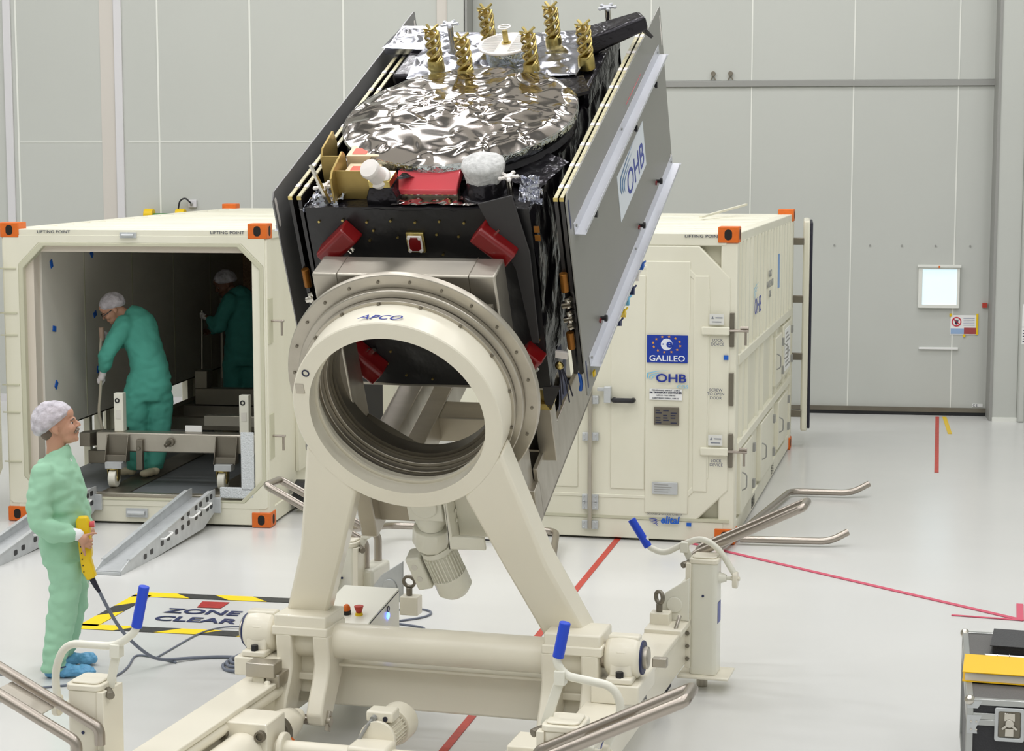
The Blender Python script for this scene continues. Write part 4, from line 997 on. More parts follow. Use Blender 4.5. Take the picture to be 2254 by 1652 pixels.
b = MB(); b.bx(-.6, .6, .76, 3.05, -.285, -.26); S('underside_plate', b, 'alu')
b = MB(); b.prism([(0, 0), (.0, -.1), (.03, -.15), (.1, .0)], (.575, .74, -.25), (1, 0, 0), (0, 0, 1), (0, .02, 0)); S('hanging_flap', b, 'kapton', bevel=0)
b = MB(); b.add(*sheet((.6, .9, -.52), (.0, .22, .0), (.02, .05, .4), 12, 12, .015, 6)); S('hanging_flap', b, 'navy', bevel=0)
# dish under foil
K['rimfoil'] = mat('foil_rim', (190, 196, 196), .16, 1.0, bump=.9, bscale=20)
DC = V((.02, 1.63, 1.0)); DR = .665
random.seed(4)
from mathutils.geometry import delaunay_2d_cdt
def facets(name, outline, pts, hfun, material, parent, cuts=3, relax=2, ang=60, back=None):
    """foil: random flat facets meeting in soft folds"""
    P2 = [V((x, y)) for x, y in outline] + [V(p) for p in pts]
    n = len(outline)
    vo, eo, fo = delaunay_2d_cdt(P2, [(i, (i + 1) % n) for i in range(n)], [], 1, 1e-5)[:3]
    me = bpy.data.meshes.new(name)
    me.from_pydata([hfun(v.x, v.y) for v in vo], [], [tuple(f) for f in fo])
    bm = bmesh.new(); bm.from_mesh(me)
    rim = {v for e_ in bm.edges if e_.is_boundary for v in e_.verts}
    bmesh.ops.subdivide_edges(bm, edges=bm.edges, cuts=cuts, use_grid_fill=True)
    for _ in range(relax):
        bmesh.ops.smooth_vert(bm, verts=[v for v in bm.verts if not v.is_boundary], factor=.5, use_axis_x=True, use_axis_y=True, use_axis_z=True)
    for v in bm.verts:
        p = v.co; v.co.z += .0012 * noise.noise(V((p.x * 22, p.y * 22, 3)))
    bmesh.ops.recalc_face_normals(bm, faces=bm.faces)
    bm.to_mesh(me); bm.free()
    me.materials.append(K[material]); me.shade_smooth(); me.set_sharp_from_angle(angle=R(ang))
    o = bpy.data.objects.new(name, me); COL.objects.link(o); o.parent = parent
    return o
NA = 160
def rimw(a): return 1 + .014 * noise.noise(V((cos(a) * 3, sin(a) * 3, 0)))
OUT = [(DC.x + DR * rimw(2 * pi * k / NA) * cos(2 * pi * k / NA), DC.y + DR * rimw(2 * pi * k / NA) * sin(2 * pi * k / NA)) for k in range(0, NA, 2)]
PTS = []
for k in range(330):
    a = random.uniform(0, 2 * pi); r = DR * .965 * math.sqrt(random.random())
    PTS.append((DC.x + r * cos(a), DC.y + r * sin(a)))
# elongated folds: rows of points along random lines
for k in range(13):
    a = random.gauss(.2, .55) if k % 3 else random.uniform(0, pi); L_ = random.uniform(.2, .5); x0_, y0_ = random.uniform(-.4, .4), random.uniform(-.4, .4)
    for t in range(7):
        u = (t / 6 - .5) * L_
        x, y = x0_ + u * cos(a), y0_ + u * sin(a)
        if x * x + y * y < (DR * .93) ** 2: PTS.append((DC.x + x, DC.y + y))
def dish_h(x, y):
    dx, dy_ = x - DC.x, y - DC.y; r = math.hypot(dx, dy_) / DR
    rnd = random.Random(int(x * 99991) ^ int(y * 77773)).uniform(-1, 1)
    if r > .97: return (x, y, DC.z - .032)
    return (x, y, DC.z + .028 * (1 - r * r) + .0085 * rnd * min(1, (1 - r) * 9) + .018 * noise.noise(V((dx * 2, dy_ * 3, 1))) - (.012 if r > .9 else 0))
dish = facets('foil_covered_dish', OUT, PTS, dish_h, 'foil', sat)
b = MB(); P = []
for j, (rr_, zz) in enumerate(((.992, -.026), (1.003, -.06), (.985, -.085), (.96, -.1))):
    for k in range(NA):
        a = 2 * pi * k / NA; w_ = 1 + .014 * noise.noise(V((cos(a) * 3, sin(a) * 3, 0))) + .006 * noise.noise(V((cos(a) * 14, sin(a) * 14, j * .7)))
        P.append((DC.x + DR * w_ * rr_ * cos(a), DC.y + DR * w_ * rr_ * sin(a), DC.z + zz))
b.add(P, [(j * NA + k, j * NA + (k + 1) % NA, (j + 1) * NA + (k + 1) % NA, (j + 1) * NA + k) for j in range(3) for k in range(NA)])
b.build('dish_rim', 'rimfoil', dish, ang=60)
b = MB(); b.lathe([(.64, .9), (.655, .87), (.62, .84), (.55, .8)], (DC.x, DC.y, 0), (0, 0, 1), 96); S('dish_drum', b, 'mlis', bevel=0)
b = MB(); b.prism([(.62 * cos(R(a)), .62 * sin(R(a))) for a in range(0, 360, 10)], (DC.x, DC.y, .8), (1, 0, 0), (0, 1, 0), (0, 0, .06)); S('dish_base', b, 'mli')
# rear deck under bright foil
DP = [(random.uniform(-.45, .55), random.uniform(2.17, 2.87)) for k in range(240)]
def deck_h(x, y):
    rnd = random.Random(int(x * 9991) ^ int(y * 7773)).uniform(-1, 1)
    return (x, y, .962 + .012 * rnd + .012 * noise.noise(V((x * 4, y * 4, 5))))
facets('rear_deck_foil', [(-.46, 2.16), (-.1, 2.12), (.2, 2.18), (.56, 2.2), (.58, 2.6), (.52, 2.88), (.1, 2.9), (-.46, 2.88), (-.5, 2.5)], DP, deck_h, 'foil2', sat)
b = MB(); b.bx(-.45, .55, 2.18, 2.87, .8, .945); S('rear_deck', b, 'mlis', bevel=.01)
b = MB(); b.add(*sheet((.5, 2.05, .9), (.14, .0, .0), (0, 1.02, .02), 12, 40, .02, 5, True)); S('deck_edge_blanket', b, 'mlis', bevel=0)
b = MB(); b.bx(.48, .64, 2.1, 3.05, .78, .905); S('deck_edge', b, 'mlis', bevel=.02)
b = MB(); b.bx(-.6, -.42, 2.3, 3.0, .78, .93); S('deck_edge', b, 'mlis', bevel=.02)
b = MB(); b.prism([(.25, 2.12), (.6, 2.22), (.68, 2.0), (.55, 1.9)], (0, 0, .93), (1, 0, 0), (0, 1, 0), (.0, 0, .02)); S('torn_flap', b, 'mlis', bevel=0)
# side bracket in foil (left far) and black hood (right far)
b = MB(); b.bx(-.77, -.44, 2.7, 3.02, .9, .935); fb_ = b.build('foil_bracket', 'foil2', sat, ang=40)
facets('bracket_foil', [(-.785, 2.7), (-.43, 2.64), (-.4, 3.0), (-.76, 3.06)], [(random.uniform(-.77, -.44), random.uniform(2.7, 3.0)) for k in range(60)], lambda x, y: (x, y, .95 + .008 * random.Random(int(x * 9991) ^ int(y * 7773)).uniform(-1, 1)), 'foil2', fb_)
b = MB(); b.beam((.5, 2.66, .97), (.84, 2.86, 1.03), .2, .12, w1=.13, h1=.09); ho = b.build('black_hood', 'mlis', sat, bevel=.02)
b = MB(); b.beam((.82, 2.84, 1.0), (.86, 2.87, .93), .1, .02); S('hood_lip', b, 'kapton', ho)

# ---- folded solar panels
for name, x in (('solar_panel', .746), ('solar_panel', .778), ('solar_panel', -.722), ('solar_panel', -.672)):
    b = MB(); b.bx(x, x + .02, .79, 3.15, -.19, .868); sp = S(name, b, 'panel_face', bevel=0)
    b = MB(); b.bx(x, x + .02, .79, 3.15, .868, .875); S('panel_edge', b, 'panel_edge', sp, 0)
    for k in range(9):
        b = MB(); b.bx(x - .001, x + .021, .9 + k * .26, .94 + k * .26, .866, .877); S('edge_clip', b, 'silverw', sp, 0)
    b = MB(); b.bx(x - .002, x + .022, .784, .79, .855, .874); S('corner_fitting', b, 'gold', sp, 0)
# hinge and hold-down hardware beside the front face
for sx, xx in ((1, .755), (-1, -.7)):
    for z0_, z1_ in ((.33, .44), (-.02, .08)):
        b = MB(); b.cyl((xx, .775, z0_), (xx, .775, z1_), .022, n=16); S('amber_tube', b, 'brass')
    for k, z in enumerate((.12, .16, .2, .25, .28)):
        b = MB(); b.cyl((xx - .02 * (k % 2), .77, z), (xx + .03, .765, z + .012), .02 - .003 * (k % 3), n=12); b.ell((xx + .01, .765, z), (.018, .018, .018), 10); S('hinge_fitting', b, 'chrome', bevel=0)
b = MB(); b.box((.69, .79, -.07), (.07, .02, .045), Mx.Rotation(R(8), 3, 'Y')); S('white_connector', b, 'silverw')
b = MB(); b.ell((.67, .79, -.14), (.025, .02, .025), 12); S('gold_fitting', b, 'gold', bevel=0)
for k, (dx, e) in enumerate(((0, -.33), (.02, -.38), (.035, -.34), (-.012, -.4))):
    b = MB(); b.tube([(.67 + dx * .3, .8, -.15), (.672 + dx, .8, -.25), (.67 + dx * 1.5, .8, e)], .004, n=6); S('loose_wire', b, 'rubber', bevel=0)
b = MB(); b.tube([(.775, .8, -.19), (.78, .8, -.26), (.77, .8, -.3)], .01, n=8); S('blue_strap', b, 'btape', bevel=0)
for x, z in ((.6, .64), (.602, .69)):
    b = MB(); b.bx(.63, .66, .755, .76, z, z + .035); S('orange_wire', b, 'brass', bevel=0)

# ---- grey cover plates
CY0, CY1, CZ0, CZ1 = .771, 3.46, -.334, .893
for sx in (1, -1):
    x0_ = sx * .808
    outer = [(CY0, CZ0 + .02), (CY0 + .02, CZ0), (CY1 - .02, CZ0), (CY1, CZ0 + .02), (CY1, CZ1 - .012), (CY1 - .012, CZ1), (CY0 + .04, CZ1), (CY0, CZ1 - .04)]
    if sx > 0:
        b = MB(); b.prism(outer, (x0_, 0, 0), (0, 1, 0), (0, 0, 1), (.008, 0, 0)); cp = S('cover_plate', b, 'plate', bevel=.0015)
    else:
        b = MB(); b.prism(outer, (x0_, 0, 0), (0, 1, 0), (0, 0, 1), (-.008, 0, 0)); cp = S('cover_plate', b, 'plate_in', bevel=.0015)
    for y, z, h_ in ((CY0 + .035, .77, .085), (CY0 + .035, -.2, .085), (CY1 - .035, .74, .1), (CY1 - .035, -.2, .085)):
        h = MB(); h.prism(rrect(y - .012, y + .012, z - h_, z + h_, .011, 4), (x0_ - .001 * sx, 0, 0), (0, 1, 0), (0, 0, 1), (.010 * sx, 0, 0)); S('slot', h, 'silverw' if sx < 0 or y > 2 else 'navy', cp, 0)
    for z, ya, yb in ((.66, .86, 3.36), (-.16, .88, 3.5)):
        b = MB(); b.bx(x0_ + sx * .008, x0_ + sx * .012, ya, yb - .05, z - .035, z + .03); b.bx(x0_ + sx * .008, x0_ + sx * .07, ya, yb - .05, z - .036, z - .032)
        b.bx(x0_ + sx * .066, x0_ + sx * .07, ya + .03, yb - .08, z - .036, z - .015)
        S('angle_profile', b, 'angle', cp, .001)
        for y in (ya + .04, (ya + yb) / 2, yb - .1):
            h = MB(); h.cyl((x0_ + sx * .012, y, z), (x0_ + sx * .018, y, z), .008, n=8); S('rivet', h, 'grey', cp, 0)
    for y, z in ((3.03, .54), (2.38, .54), (1.24, .555), (2.94, -.075), (2.36, -.09), (1.22, -.085)):
        b = MB(); b.cyl((x0_, y, z), (x0_ + sx * .035, y, z), .012, n=10); b.cyl((x0_ + sx * .03, y, z), (x0_ + sx * .045, y, z), .02, n=10); kn = S('plate_knob', b, 'black', cp, .001)
        b = MB(); b.cyl((x0_ + sx * .008, y - .028, z), (x0_ + sx * .016, y - .028, z), .014, n=10); S('knob_washer', b, 'redcov', cp, 0)
    if sx > 0: cover = cp
b = MB(); b.bx(.816, .8185, 1.9, 2.68, .165, .455); K['midblue'] = mat('mid_blue', (76, 124, 172), .4)
lg = S('logo_sheet', b, 'angle' if False else mat('logo_sheet_white', (216, 222, 228), .45), cover, 0)
text('OHB', .22, plane_m((.8195, 2.38, .27), (0, 1, 0), (0, 0, 1)), 'ohbblue', 'lettering', cover, .0005, sx=1.1, bold=.001)
swoosh(cover, plane_m((.8195, 1.95, .36), (0, 1, 0), (0, 0, 1)) @ Mx.Diagonal((2.2, 1.9, 1, 1)), mat_='midblue')
b = MB(); b.bx(.816, .818, 2.3, 2.75, .73, .735); S('red_scribble', b, 'redtray', cover, 0)
for k, (y, z) in enumerate(((2.25, -.31), (2.1, -.3), (1.95, -.315), (1.8, -.3), (1.68, -.315), (1.55, -.31))):
    b = MB(); b.box((.83, y, z), (.03, .05, .03), Mx.Rotation(R(30 * k), 3, 'X')); b.tube([(.83, y, z), (.84, y + .08, z - .01)], .006, n=6); S('tied_strap', b, ('btape', 'silverw', 'navy', 'ohbcyan', 'yel2', 'navy')[k], cover, 0)
b = MB(); b.box((.83, .9, -.25), (.01, .03, .03), None); S('yellow_tag', b, 'yel2', cover, 0)

# ---- red covers on the front face
def redbox(cx, cz, ang, cut=False):
    m = Mx.Translation((cx, .75, cz)) @ Mx.Rotation(R(ang), 4, 'Y')
    b = MB(m); b.prism([(-.062, 0), (-.055, -.11), (-.04, -.125), (.04, -.125), (.055, -.11), (.062, 0)], (0, 0, -.115), (1, 0, 0), (0, 1, 0), (0, 0, .23))
    o = S('red_cover', b, 'redcov', bevel=.012, seg=3)
    b = MB(m); b.cyl((.05, -.03, .0), (.085, -.03, .0), .014, n=10); b.cyl((.05, -.05, .03), (.08, -.05, .03), .008, n=8); S('cover_pin', b, 'chrome', o, 0)
redbox(-.44, .64, 48); redbox(.43, .655, -48); redbox(-.415, -.09, -45); redbox(.5, -.08, 45)
b = MB(); b.bx(-.07, .03, .725, .75, .575, .695); ss = S('gold_framed_sensor', b, 'gold', bevel=.006)
b = MB(); b.bx(-.06, .02, .715, .725, .585, .68); s2 = S('white_frame', b, 'silverw', ss)
b = MB(); b.bx(-.052, .012, .712, .716, .593, .672); S('red_lens_cover', b, 'redcov', ss)
for qx in (-.05, .01):
    for qz in (.595, .67):
        b = MB(); b.cyl((qx, .714, qz), (qx, .706, qz), .009, n=10); S('corner_screw', b, 'silverw', ss, 0)
random.seed(8)
for k, (x, z) in enumerate([(-.55 + .135 * i, .75 + .008 * (i % 2)) for i in range(9)] + [(-.25, .7), (-.12, .66), (.1, .68), (.22, .67), (-.28, .64), (.24, .53), (.12, .56), (-.24, .52), (.57, .5), (.58, .36), (.57, .22), (.59, .05), (-.3, -.13), (-.2, -.2), (-.05, -.22), (.2, -.2), (.3, -.2), (-.27, -.05), (.55, -.02)]):
    b = MB(); b.cyl((x, .745, z), (x, .733, z), .007, n=8); S('gold_stud', b, 'gold', bevel=0)
b = MB(); b.prism([(.36, .88), (.55, .93), (.61, .6), (.6, .05), (.56, .05), (.52, .5), (.42, .72)], (0, .7, 0), (1, 0, 0), (0, 0, 1), (0, .012, 0)); S('black_card', b, 'kapton')
for x, m_ in ((.13, 'redcov'), (.2, 'grey')):
    b = MB(); b.lathe([(.016, 0), (.022, 0), (.022, .004), (.016, .004)], (x, .735, -.16), (0, -1, 0), 16, closed=True); S('sensor_ring', b, m_, bevel=0)

# ---- instruments on the front edge of the top deck
b = MB(); b.prism([(.8, .82), (.8, .97), (.84, 1.0), (1.02, 1.03), (1.05, 1.0), (1.05, .88), (.98, .82)], (-.475, 0, 0), (0, 1, 0), (0, 0, 1), (.012, 0, 0)); S('chromated_bracket', b, 'olive', bevel=.002)
b = MB(); b.bx(-.465, -.22, .87, .88, .82, .985); S('chromated_bracket', b, 'olive', bevel=.002)
b = MB(); b.prism([(1.02, .82), (1.02, .99), (1.06, 1.03), (1.24, 1.05), (1.27, .97), (1.2, .82)], (-.6, 0, 0), (0, 1, 0), (0, 0, 1), (.012, 0, 0)); S('chromated_bracket', b, 'olive', bevel=.002)
b = MB(); b.bx(-.59, -.47, 1.02, 1.03, .82, 1.0); S('chromated_bracket', b, 'olive', bevel=.002)
for x0_, y, z in ((-.44, .98, .95), (-.47, 1.14, .98)):
    b = MB(); b.bx(x0_, x0_ + .19, y - .07, y + .06, .83, z); bx_ = S('cream_unit', b, mat('unit_cream', (224, 206, 172), .5), bevel=.004)
    b = MB(); b.bx(x0_ + .03, x0_ + .11, y - .05, y + .02, z, z + .003); S('orange_sticker', b, mat('sticker_orange', (232, 86, 58), .5), bx_, 0)
b = MB(); b.prism([(-.085, 0), (.085, 0), (.085, .06), (.06, .12), (-.06, .12), (-.085, .06)], (-.2, .8, .8), (1, 0, 0), (0, 0, 1), (0, .16, 0)); hs = S('sensor_housing', b, 'mlis', bevel=.008)
b = MB(); b.bx(-.26, -.14, .8, .93, .92, .96); S('gold_base', b, 'gold', hs, .003)
mm_ = Mx.Translation((-.205, .85, .95)) @ Mx.Rotation(R(-14), 4, 'Y') @ Mx.Rotation(R(38), 4, 'X')
b = MB(mm_); b.lathe([(.062, 0), (.062, .02), (.05, .03), (.046, .1), (.054, .105), (.056, .12), (.05, .135), (.0, .14)], (0, 0, 0), (0, 0, 1), 32); S('white_sensor_tube', b, 'silverw', hs, 0)
b = MB(); b.add(*sheet((-.13, .82, .96), (.08, .12, -.04), (.02, .22, -.05), 10, 12, .02, 9)); S('loose_blanket', b, 'mlis', bevel=0)
b = MB(); b.prism([(.87, .845), (.87, .875), (1.03, .965), (1.04, .9)], (-.15, 0, 0), (0, 1, 0), (0, 0, 1), (.35, 0, 0)); ry = S('red_tray', b, 'redtray', bevel=.006)
b = MB(); b.bx(-.14, .2, .88, .93, .82, .87); S('tray_base', b, 'alu_d', ry, .004)
for k in range(10):
    b = MB(); b.lathe([(.003, 0), (.009, 0), (.009, .006), (.003, .006)], (-.12 + k * .034, .878, .85), (0, -1, .4), 12, closed=True); S('tray_clip', b, 'gold' if k % 3 else 'silverw', ry, 0)
b = MB(); b.cyl((.345, .93, .82), (.345, .93, .92), .11, .1, n=28); b.cyl((.345, .93, .8), (.345, .93, .84), .13, n=28); bo = S('round_sensor', b, 'mlis', bevel=.006)
b = MB(); P = []; NN = 48
for j in range(14):
    t = j / 13; 
    for k in range(NN):
        a = 2 * pi * k / NN
        r = .118 * (sin(min(1, t * 1.9) * pi / 2)) * (1 - .22 * max(0, t - .55) / .45) * (1 + .07 * noise.noise(V((cos(a) * 4, sin(a) * 4, t * 4))))
        P.append((.345 + r * cos(a), .93 + r * sin(a), 1.055 - .16 * t ** 1.5 - (.035 * noise.noise(V((cos(a) * 3, sin(a) * 3, 2))) * t ** 3) + .008 * noise.noise(V((cos(a) * 5 * t, sin(a) * 5 * t, 7)))))
b.add(P, [(j * NN + k, j * NN + (k + 1) % NN, (j + 1) * NN + (k + 1) % NN, (j + 1) * NN + k) for j in range(13) for k in range(NN)])
S('net_cap', b, 'net', bo, 0)
def crown(x, y, z, h_, m_='silverw', lean=0):
    b = MB(); b.cyl((x, y, z), (x, y, z + h_), .018, n=14); o = S('nozzle_stem', b, 'chrome', bevel=0)
    b = MB(); b.cyl((x, y, z + h_), (x, y, z + h_ + .018), .022, n=14)
    for k in range(5):
        a = 2 * pi * k / 5; b.beam((x, y, z + h_ + .01), (x + .05 * cos(a), y + .05 * sin(a), z + h_ + .012), .018, .01); b.ell((x + .048 * cos(a), y + .048 * sin(a), z + h_ + .012), (.013, .013, .011), 8)
    S('nozzle_crown', b, m_, o, 0)
crown(.49, .88, .84, .1); crown(-.54, .86, .8, .09); crown(-.3, 2.62, .95, .16, 'angle'); crown(.6, 2.95, .92, .15, 'angle')
b = MB(); b.beam((-.58, .83, 1.04), (-.5, .8, .83), .012, .016, w1=.022, h1=.022); S('silver_rod', b, 'chrome', bevel=0)
for nm, o_, ux, uy in (('crumpled_foil', (.56, .76, .86), (.1, .02, .0), (.0, .1, .1)), ('crumpled_foil', (-.66, .76, .8), (.2, .0, .02), (.06, .18, .06)), ('crumpled_foil', (.62, .77, .84), (.06, .02, 0), (0, .06, .05))):
    b = MB(); b.add(*sheet(o_, ux, uy, 24, 24, .035, 22, True)); b.build(nm, 'foil2', sat, ang=40)
b = MB(); b.add(*sheet((-.15, .79, .832), (.5, 0, 0), (0, .1, .0), 40, 10, .012, 12, True)); b.build('crumpled_foil', 'foil', sat, ang=40)
b = MB(); b.add(*sheet((.42, 1.05, .86), (.2, -.1, -.02), (.1, .3, .02), 20, 20, .02, 8, True)); b.build('blanket_fold', 'mlis', sat, ang=40)

# ---- antenna farm
def helix(x, y, zb, L=.25, first=None):
    m = Mx.Translation((x, y, zb))
    o = bpy.data.objects.new('helix_antenna', None); COL.objects.link(o); o.parent = sat; o.matrix_local = m
    if first:
        for ch_ in first.children:
            c = ch_.copy(); COL.objects.link(c); c.parent = o
        return o
    def H(nm, b, m_='gold'): return b.build(nm, m_, o)
    b = MB(); b.lathe([(.05, -.03), (.05, .03), (.045, .05), (.03, .06)], (0, 0, 0), (0, 0, 1), 20); H('antenna_base', b)
    b = MB(); b.cyl((0, 0, .03), (0, 0, L - .01), .013, n=12); H('core_rod', b)
    for ph in (0, 90, 180, 270):
        b = MB(); b.tube([(.041 * cos(R(ph) + t * .42), .041 * sin(R(ph) + t * .42), .03 + t * (L - .05) / 15) for t in range(16)], .008, n=6); H('helix_wire', b)
    for z in (.08, .14, .2):
        b = MB(); b.lathe([(.01, 0), (.043, .0), (.043, .009), (.01, .009)], (0, 0, z), (.15, .1, 1), 20, closed=True); H('spacer_disc', b, 'olive')
    b = MB()
    for k in range(4):
        a = R(45 + 90 * k); b.beam((0, 0, L - .02), (.05 * cos(a), .05 * sin(a), L + .005), .014, .01)
    H('top_cross', b)
    return o
hp0 = helix(-.325, 2.34, .96)
for x, y in ((-.10, 2.2), (-.08, 2.66), (.28, 2.27), (.32, 2.67), (.585, 2.37)): helix(x, y, .96, first=hp0)
b = MB()
N2 = 64
b.lathe([(.0, .0), (.168, .0), (.17, .003), (.17, .009), (.168, .012), (.0, .012)], (.075, 2.5, 1.03), (0, 0, 1), N2); pd = b.build('perforated_disc', 'silverw', sat)
b = MB(); b.cyl((.075, 2.5, .95), (.075, 2.5, 1.03), .13, n=40); S('mesh_drum', b, 'rimfoil', pd, 0)
for k in range(19):
    yy = -.135 + k * .015
    for s_ in (-1, 1):
        L_ = math.sqrt(max(0, .148 ** 2 - yy ** 2))
        if L_ > .04:
            h = MB(); h.beam((.075 + s_ * .04, 2.5 + yy, 1.0425), (.075 + s_ * L_, 2.5 + yy, 1.0425), .0035, .0012); h.build('slit_row', 'grey', pd)
b = MB(); b.cyl((.075, 2.5, 1.042), (.075, 2.5, 1.12), .017, n=16); b.cyl((.075, 2.5, 1.042), (.075, 2.5, 1.05), .028, n=16); S('gold_stem', b, 'gold', pd, 0)
b = MB(); b.lathe([(.03, 0), (.04, 0), (.04, .006), (.03, .006)], (.075, 2.5, 1.14), (0, 0, 1), 28, closed=True); b.beam((.037, 2.5, 1.143), (.113, 2.5, 1.143), .008, .004); S('stem_wheel', b, 'silverw', pd, 0)
# ================================================================== people
K['skin'] = mat('skin', (196, 148, 122), .5, var=.12, scale=9, rgb2=(190, 120, 100))
K['skin2'] = mat('skin_dark', (120, 78, 58), .5)
K['suit1'] = mat('pale_green_cloth', (160, 208, 176), .8, var=.08, scale=5, bump=.25, bscale=7)
K['suit2'] = mat('teal_green_cloth', (84, 172, 154), .8, var=.1, scale=5, bump=.25, bscale=7)
K['suit3'] = mat('deep_teal_cloth', (66, 150, 144), .8, var=.1, scale=5, bump=.25, bscale=7)
K['capm'] = mat('hair_net', (226, 222, 230), .7, var=.6, scale=22, rgb2=(150, 142, 150), bump=1.0, bscale=20, alpha=.8)
K['hairgrey'] = mat('greying_hair', (110, 96, 84), .8, bump=.4, bscale=90)
K['must'] = mat('grey_moustache', (150, 134, 120), .9, bump=.6, bscale=150)
K['shoecov'] = mat('blue_shoe_cover', (104, 172, 216), .45, var=.2, scale=14, bump=.6, bscale=26)
K['shoe'] = mat('cream_shoe', (220, 208, 178), .5)
K['cuff'] = mat('white_cuff', (238, 238, 240), .8)
K['eye'] = mat('eye_white', (214, 206, 198), .3)
K['glove'] = mat('white_glove', (214, 208, 208), .6)

def bake(o, weld=True):
    dg = bpy.context.evaluated_depsgraph_get()
    me = bpy.data.meshes.new_from_object(o.evaluated_get(dg))
    for p in me.polygons: p.use_smooth = True
    o.modifiers.clear(); o.data = me
    return o

class Fig(MB):
    def loft(s, secs, n=22):
        """secs: (centre, rx, ry[, tilt about y in deg]) ellipses"""
        P = []
        for q in secs:
            c, rx, ry = q[:3]; t = R(q[3]) if len(q) > 3 else 0
            for k in range(n):
                a = 2 * pi * k / n; lx, ly = rx * cos(a), ry * sin(a)
                P.append(V((c[0] + lx * cos(t), c[1] + ly, c[2] - lx * sin(t))))
        N = len(secs)
        F = [(i * n + k, i * n + (k + 1) % n, (i + 1) * n + (k + 1) % n, (i + 1) * n + k) for i in range(N - 1) for k in range(n)]
        F += [tuple(range(n - 1, -1, -1)), tuple(range((N - 1) * n, N * n))]
        return s.add(P, F)
    def limb(s, pts, rad, n=16):
        # densify with smooth interpolation
        pts = [V(p) for p in pts]; P = []; Q = []
        for i in range(len(pts) - 1):
            for k in range(6):
                t = k / 6; P.append(pts[i].lerp(pts[i + 1], t)); Q.append(rad[i] * (1 - t) + rad[i + 1] * t)
        P.append(pts[-1]); Q.append(rad[-1])
        for _ in range(3):
            P = [P[0]] + [(P[i - 1] + P[i] * 2 + P[i + 1]) / 4 for i in range(1, len(P) - 1)] + [P[-1]]
        s.tube(P, Q, n)
        s.ell(P[0], (Q[0],) * 3, n); s.ell(P[-1], (Q[-1],) * 3, n)
        return s
def folds(o, amp, sc_, seed=0, dirz=1.0):
    """gentle cloth folds pressed into the mesh"""
    me = o.data
    nrm = [v.normal.copy() for v in me.vertices]
    for v, n_ in zip(me.vertices, nrm):
        p = v.co
        h = abs(noise.noise(V((p.x * sc_ * .8 + seed, p.y * sc_ * .8, p.z * sc_ * 1.5 * dirz)))) * 1.5 - .4
        h += .5 * noise.noise(V((p.x * sc_ * 2.3, p.y * sc_ * 2.3, p.z * sc_ * 3.6 + seed)))
        v.co = p + n_ * amp * h
    me.update()
    return o

def head(b, m):
    """adds cranium, face, ears and neck; faces +x in the frame m"""
    sv = b.m; b.m = sv @ m
    b.ell((0, 0, 0), (.098, .076, .098), 24); b.ell((.052, 0, -.045), (.066, .06, .08), 20)
    b.ell((.06, 0, -.1), (.055, .05, .042), 18); b.ell((.098, 0, -.12), (.019, .024, .018), 14)
    b.ell((.1, 0, .0), (.02, .047, .014), 14); b.ell((.07, 0, .04), (.045, .055, .045), 16)
    b.cyl((.104, 0, .002), (.132, 0, -.036), .009, .012, n=12); b.ell((.132, 0, -.04), (.0125, .0125, .011), 12)
    for s_ in (-1, 1):
        b.ell((.122, s_ * .012, -.044), (.011, .008, .008), 10)
        b.ell((.085, s_ * .036, -.05), (.03, .024, .03), 12)
        b.ell((.0, s_ * .078, -.03), (.022, .011, .034), 14); b.ell((.008, s_ * .076, -.058), (.012, .009, .012), 10)
    b.ell((.113, 0, -.077), (.013, .024, .007), 12); b.ell((.110, 0, -.09), (.013, .022, .008), 12)
    b.m = sv

def face_parts(par, m, moustache, glasses):
    for s_ in (-1, 1):
        b = MB(m); b.ell((.098, s_ * .033, -.018), (.008, .010, .0055), 12); e = b.build('eye', 'eye', par)
        b = MB(m); b.ell((.103, s_ * .036, -.018), (.0045, .0055, .0045), 10); b.build('iris', 'black', e)
        b = MB(m); b.tube([(.114, s_ * .014, .001), (.112, s_ * .034, .006), (.096, s_ * .05, -.002)], .0035, n=6); b.build('eyebrow', 'hairgrey', par)
    b = MB(m); b.tube([(.120, -.016, -.0845), (.1225, 0, -.084), (.120, .016, -.0845)], .0022, n=6); b.build('mouth', mat('lip', (150, 92, 84), .5), par)
    if moustache:
        b = MB(m); b.ell((.116, 0, -.066), (.015, .034, .010), 14); b.ell((.108, 0, -.076), (.011, .040, .011), 12); b.build('moustache', 'must', par)
    if glasses:
        for s_ in (-1, 1):
            b = MB(m); b.lathe([(.021, 0), (.025, 0), (.025, .004), (.021, .004)], (.124, s_ * .033, -.018), (1, s_ * .3, 0), 20, closed=True); b.build('spectacle_rim', 'black', par)
            b = MB(m); b.beam((.118, s_ * .056, -.015), (.0, s_ * .08, -.018), .004, .008); b.build('spectacle_arm', 'black', par)

